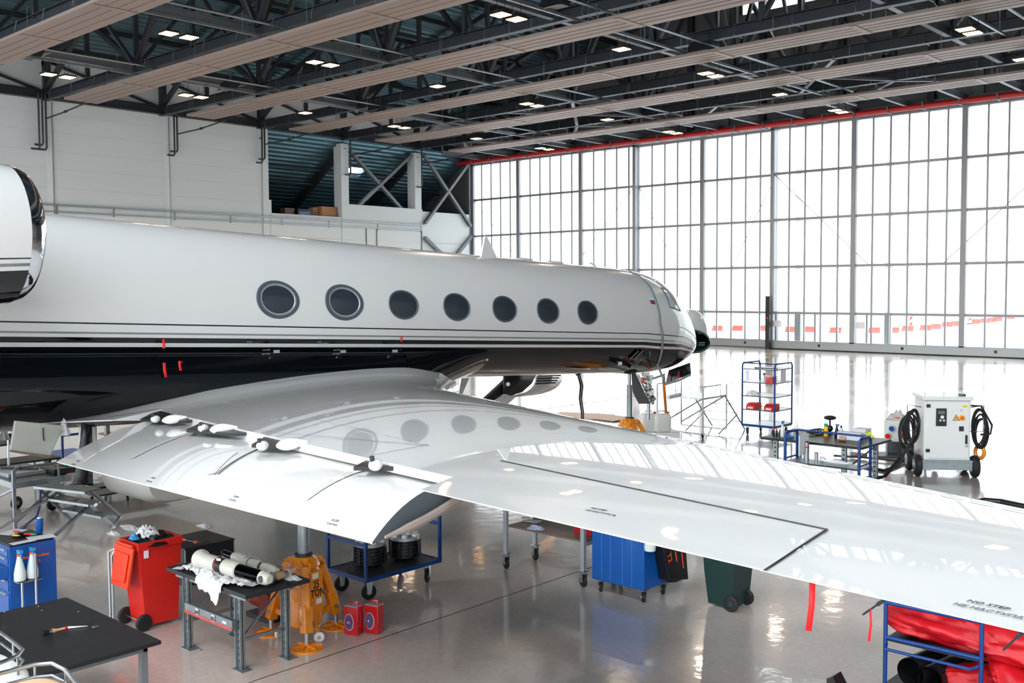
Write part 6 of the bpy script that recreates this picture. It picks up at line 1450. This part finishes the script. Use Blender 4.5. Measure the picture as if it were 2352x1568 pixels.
for A1, B1 in (((150, 1110, .78), (262, 1207, .0)), ((192, 1112, .78), (277, 1185, .06)), ((262, 1207, .01), (277, 1185, .06)), ((85, 1118, .74), (168, 1197, .02)), ((232, 1150, .42), (212, 1166, .3)), ((0, 1213, .12), (110, 1146, .5)), ((105, 1247, 0), (205, 1162, .42)), ((110, 1146, .5), (135, 1128, .6)), ((130, 1128, .6), (175, 1160, .3))): q.beam(T_(*A1), T_(*B1), .045, .045)
q.build('stringer', ALU, t)
for z, pp in ((.74, ((78, 1119), (196, 1132), (232, 1123), (130, 1111))), (.5, ((112, 1147), (204, 1161), (232, 1151), (140, 1138))), (.26, ((140, 1171), (234, 1189), (262, 1178), (165, 1162)))):
    P4 = [T_(px, py, z) for px, py in pp]; M(o).prism(P4, (0, 0, .02)).build('step', TREAD, t); M(o).beam(P4[0], P4[1], .025, .04).build('step_edge', GALV, t)
sx1, sy1 = onz(252, 1190, .1).x, onz(252, 1190, .1).y
for x, y in ((px0+.3, py1-.3), (px0+.9, py1+.1), (px0+.4, py0+.2)): M(o).wheel((x, y, .12), (1, .3, 0), .12, .05).build('wheel', [RUBBER, GALV], t)
q = onz(268, 1180, .2); tag(lump((sx1, sy1, .12), .1, .1, .05, 91).build('white_rag', CLOTH), 'white rag caught on the lowest tread of the step platform', 'rag')
qq = onz(88, 1094, HZ); tt = thing('tool_tray', 'black tool tray with wrench on the deck of the step platform', 'tray', (px1-.5, py0+1.15, HZ)); M().bx(-.3, .3, -.4, .35, 0, .1).build('tray', BLK, tt, bevel=.01); M().tube([(-.1, -.2, .11), (.2, .3, .12)], .015, 6).build('wrench', ALU, tt); M().tube([(.05, -.1, .11), (.1, .0, .12)], .03, 8).build('green_grip', GREEN, tt)
tt = thing('steel_tray', 'grey metal tray with fittings at the left end of the step platform', 'tray', (px1-.9, py0+.45, HZ)); M().bx(-.4, .4, -.35, .3, 0, .07).build('tray', LGREY, tt, bevel=.01); M().tube([(-.3, -.2, .09), (.3, .2, .09)], .02, 6).tube([(-.2, .1, .09), (.2, -.2, .1)], .015, 6).build('fittings', STEEL, tt)
# blue hose on the floor
tag(M().tube([onz(93, 1130, .7), onz(92, 1160, .35), onz(85, 1185, .1), onz(60, 1205, .02), onz(48, 1214, .02)], .018, 8).build('blue_hose', BLUE), 'blue air hose hanging down to the floor by the step platform', 'hose')
# white cowling on a wheeled stand
c0 = onz(300, 1145); t = thing('cowling_stand', 'white engine cowling resting on a castered stand under the flap', 'cowling', (c0.x, c0.y, 0)); o = t.location
x0 = c0.x; q = M(o); xa = onz(212, 1118, .5).x; rings = []
for x, k in ((xa-.35, .7), (xa-.3, .95), (xa-.2, 1), (xa+1.1, 1), (xa+1.35, .88)):
    rings.append([(x, c0.y-.1+.75*k*math.copysign(abs(math.cos(a))**.6, math.cos(a)), .86+.62*k*math.copysign(abs(math.sin(a))**.6, math.sin(a))) for a in [2*PI*i/40 for i in range(40)]])
q.ring_loft(rings); q.build('cowling', WPLAST, t, smooth=60)
q = M(o); q.bx(x0-.9, x0+.25, c0.y-.8, c0.y+.7, .19, .22).bx(x0-.45, x0-.35, c0.y-.8, c0.y+.7, .22, .25); q.build('stand_frame', STEEL, t)
for x, y in ((x0+.1, c0.y-.1), (x0+.1, c0.y+.62), (x0-.8, c0.y-.1), (x0-.8, c0.y+.62), (x0+.0, c0.y-.75)): caster(t, x, y, .19, .08, .035, .9, o, m_=RUBBER)
# benches and carts behind, seen under the belly
for px, py, z, L_, lab in ((30, 1012, .8, 1.2, 'narrow dark shelf bench far left under the belly, upper one'), (40, 1055, .7, 1.4, 'dark topped bench under the belly at the left edge')):
    q = onz(px, py, z); t = thing('side_bench', lab, 'bench', (q.x, q.y, 0)); M().bx(-.35, .35, -L_/2, L_/2, z-.04, z).build('top', DARKBOX, t)
    for x in (-.3, .3):
        for y in (-L_/2+.05, L_/2-.05): M().bx(x-.02, x+.02, y-.02, y+.02, 0, z-.04).build('leg', GALV, t)
q = onz(15, 1003, .86); tag(M().tube([q, q+V((.1, .3, 0))], .07, 10).build('black_tube', BLK), 'black tube lying on the narrow bench under the belly', 'tube')
q = onx(2, 1010, -15); tag(lump((q.x, q.y, q.z), .1, .1, .2, 95).build('hanging_rag', CLOTH), 'blue white rag at the left edge under the belly', 'rag')
q = onx(147, 985, -12.75); tag(lump((q.x, q.y, q.z-.08), .06, .08, .2, 96).build('corner_rag', CLOTH), 'white rag tucked over the corner of the hanging gear door', 'rag')
q = onz(112, 1085, .2); t = thing('blue_frame_cart', 'blue square tube cart standing behind the step platform', 'cart', (q.x-1.2, q.y+1.2, 0)); 
M().bx(-.02, .02, -.4, -.36, .1, 1.15).bx(-.02, .02, .36, .4, .1, 1.15).bx(-.02, .02, -.4, .4, .75, .8).build('end_rail', BLUE, t); M().bx(-1.2, 0, -.4, .4, .22, .28).build('deck', BLUE, t)
for x in (-1.0, -.1):
    for y in (-.3, .3): caster(t, x, y, .22, .09, .04)
q = onz(165, 1050, .75); t = thing('galvanised_stand', 'galvanised post stand with small shelf behind the hanging gear door', 'stand', (q.x-1.0, q.y+1.2, 0)); M().bx(-.05, .05, -.04, .04, 0, 1.7).build('post', GALV, t); M().bx(-.3, .3, -.05, .35, .95, .98).build('shelf', BROWNB, t); M().bx(-.3, .3, -.3, .3, 0, .04).build('foot', GALV, t)
# ---------------------------------------------------------------- outside barriers
BARP = mat('red_barrier_plastic', (226, 70, 58), .5)
spots = [(1647, 759), (1693, 759), (1755, 759), (1816, 762), (1860, 762), (1918, 764), (2007, 764), (2050, 764), (2084, 760), (2125, 758), (2148, 755), (2175, 750), (2194, 748), (2240, 743), (2262, 741), (2278, 739), (2290, 737), (2320, 732)]
sl = ['behind the nose, leftmost', 'second from the left', 'left of the guard post', 'first right of the guard post', 'left half of a touching pair', 'right half of a touching pair', 'right of the middle mullion', 'second right of the middle mullion', 'left of the striped beacon', 'right of the striped beacon', 'second past the beacon', 'third past the beacon', 'fourth past the beacon', 'where the row starts to climb', 'second up the climbing row', 'third up the climbing row', 'fourth up the climbing row', 'last at the right edge']
def barrier0():
    t = thing('road_barrier', '', 'barrier', (0, 0, 0)); M().prism([(-.5, -.2, 0), (-.5, .2, 0), (-.45, .08, .3), (-.42, .06, .5), (-.42, -.06, .5), (-.45, -.08, .3)], (1.0, 0, 0)).build('body', BARP, t, bevel=.03); return t
b0 = barrier0()
for k, ((px, py), s_) in enumerate(zip(spots, sl)):
    q = onz(px, py); q.z = -.02; lb = 'red plastic road barrier outside the glazing, '+s_
    if k == 0: b0.location = q; b0['label'] = lb; b0['group'] = 'red barriers on the apron outside'
    else: dup(b0, q, [0, .1, -.1, .2][k % 4], lb, 'red barriers on the apron outside')
def beacon(px, py, lab):
    q = onz(px, py); t = thing('striped_beacon', lab, 'beacon', (q.x, q.y, -.02)); M().box((0, 0, .05), (.6, .4, .1)).build('foot', BLK, t); m = M(); m.bx(-.15, .15, -.03, .03, .1, 3.0)
    for k in range(5): m.prism([(-.15, -.04, .3+.55*k), (.15, -.04, .5+.55*k), (.15, -.04, .78+.55*k), (-.15, -.04, .58+.55*k)], (0, .01, 0), 1)
    m.build('board', [WPLAST, BARP], t)
beacon(2092, 757, 'tall red and white striped beacon outside, the nearer one'); beacon(2228, 744, 'tall red and white striped beacon outside, the farther one')
for k, (px, py) in enumerate(((1785, 743), (1976, 747))): q = ony(px, py, DY-.02+.0); tag(M().bx(q.x-.28, q.x+.28, DY+.0, DY+.03, q.z-.2, q.z+.2).build('warning_notice', PAPER), ('small notice stuck on the glazing beside the black guard post', 'small notice stuck on the glazing right of the middle mullion')[k], 'sign')
# ================================================================ LIGHT
W_ = bpy.data.worlds.new('sky'); bpy.context.scene.world = W_; W_.use_nodes = True
bg = W_.node_tree.nodes['Background']; bg.inputs[0].default_value = (.90, .96, 1, 1); bg.inputs[1].default_value = SKY_E
sc = bpy.context.scene
sc.view_settings.view_transform = 'Standard'; sc.view_settings.look = 'None'; sc.view_settings.gamma = 1; sc.view_settings.use_curve_mapping = False
sc.view_settings.exposure = EXPO
c = sc.cycles; c.use_denoising = True; c.max_bounces = 7; c.diffuse_bounces = 3; c.glossy_bounces = 4; c.transmission_bounces = 3; c.transparent_max_bounces = 8; c.caustics_reflective = False; c.caustics_refractive = False; c.sample_clamp_indirect = 6; c.use_adaptive_sampling = True; c.adaptive_threshold = .05; c.adaptive_min_samples = 12
try: c.denoiser = 'OPENIMAGEDENOISE'; c.denoising_input_passes = 'RGB_ALBEDO_NORMAL'
except Exception: pass
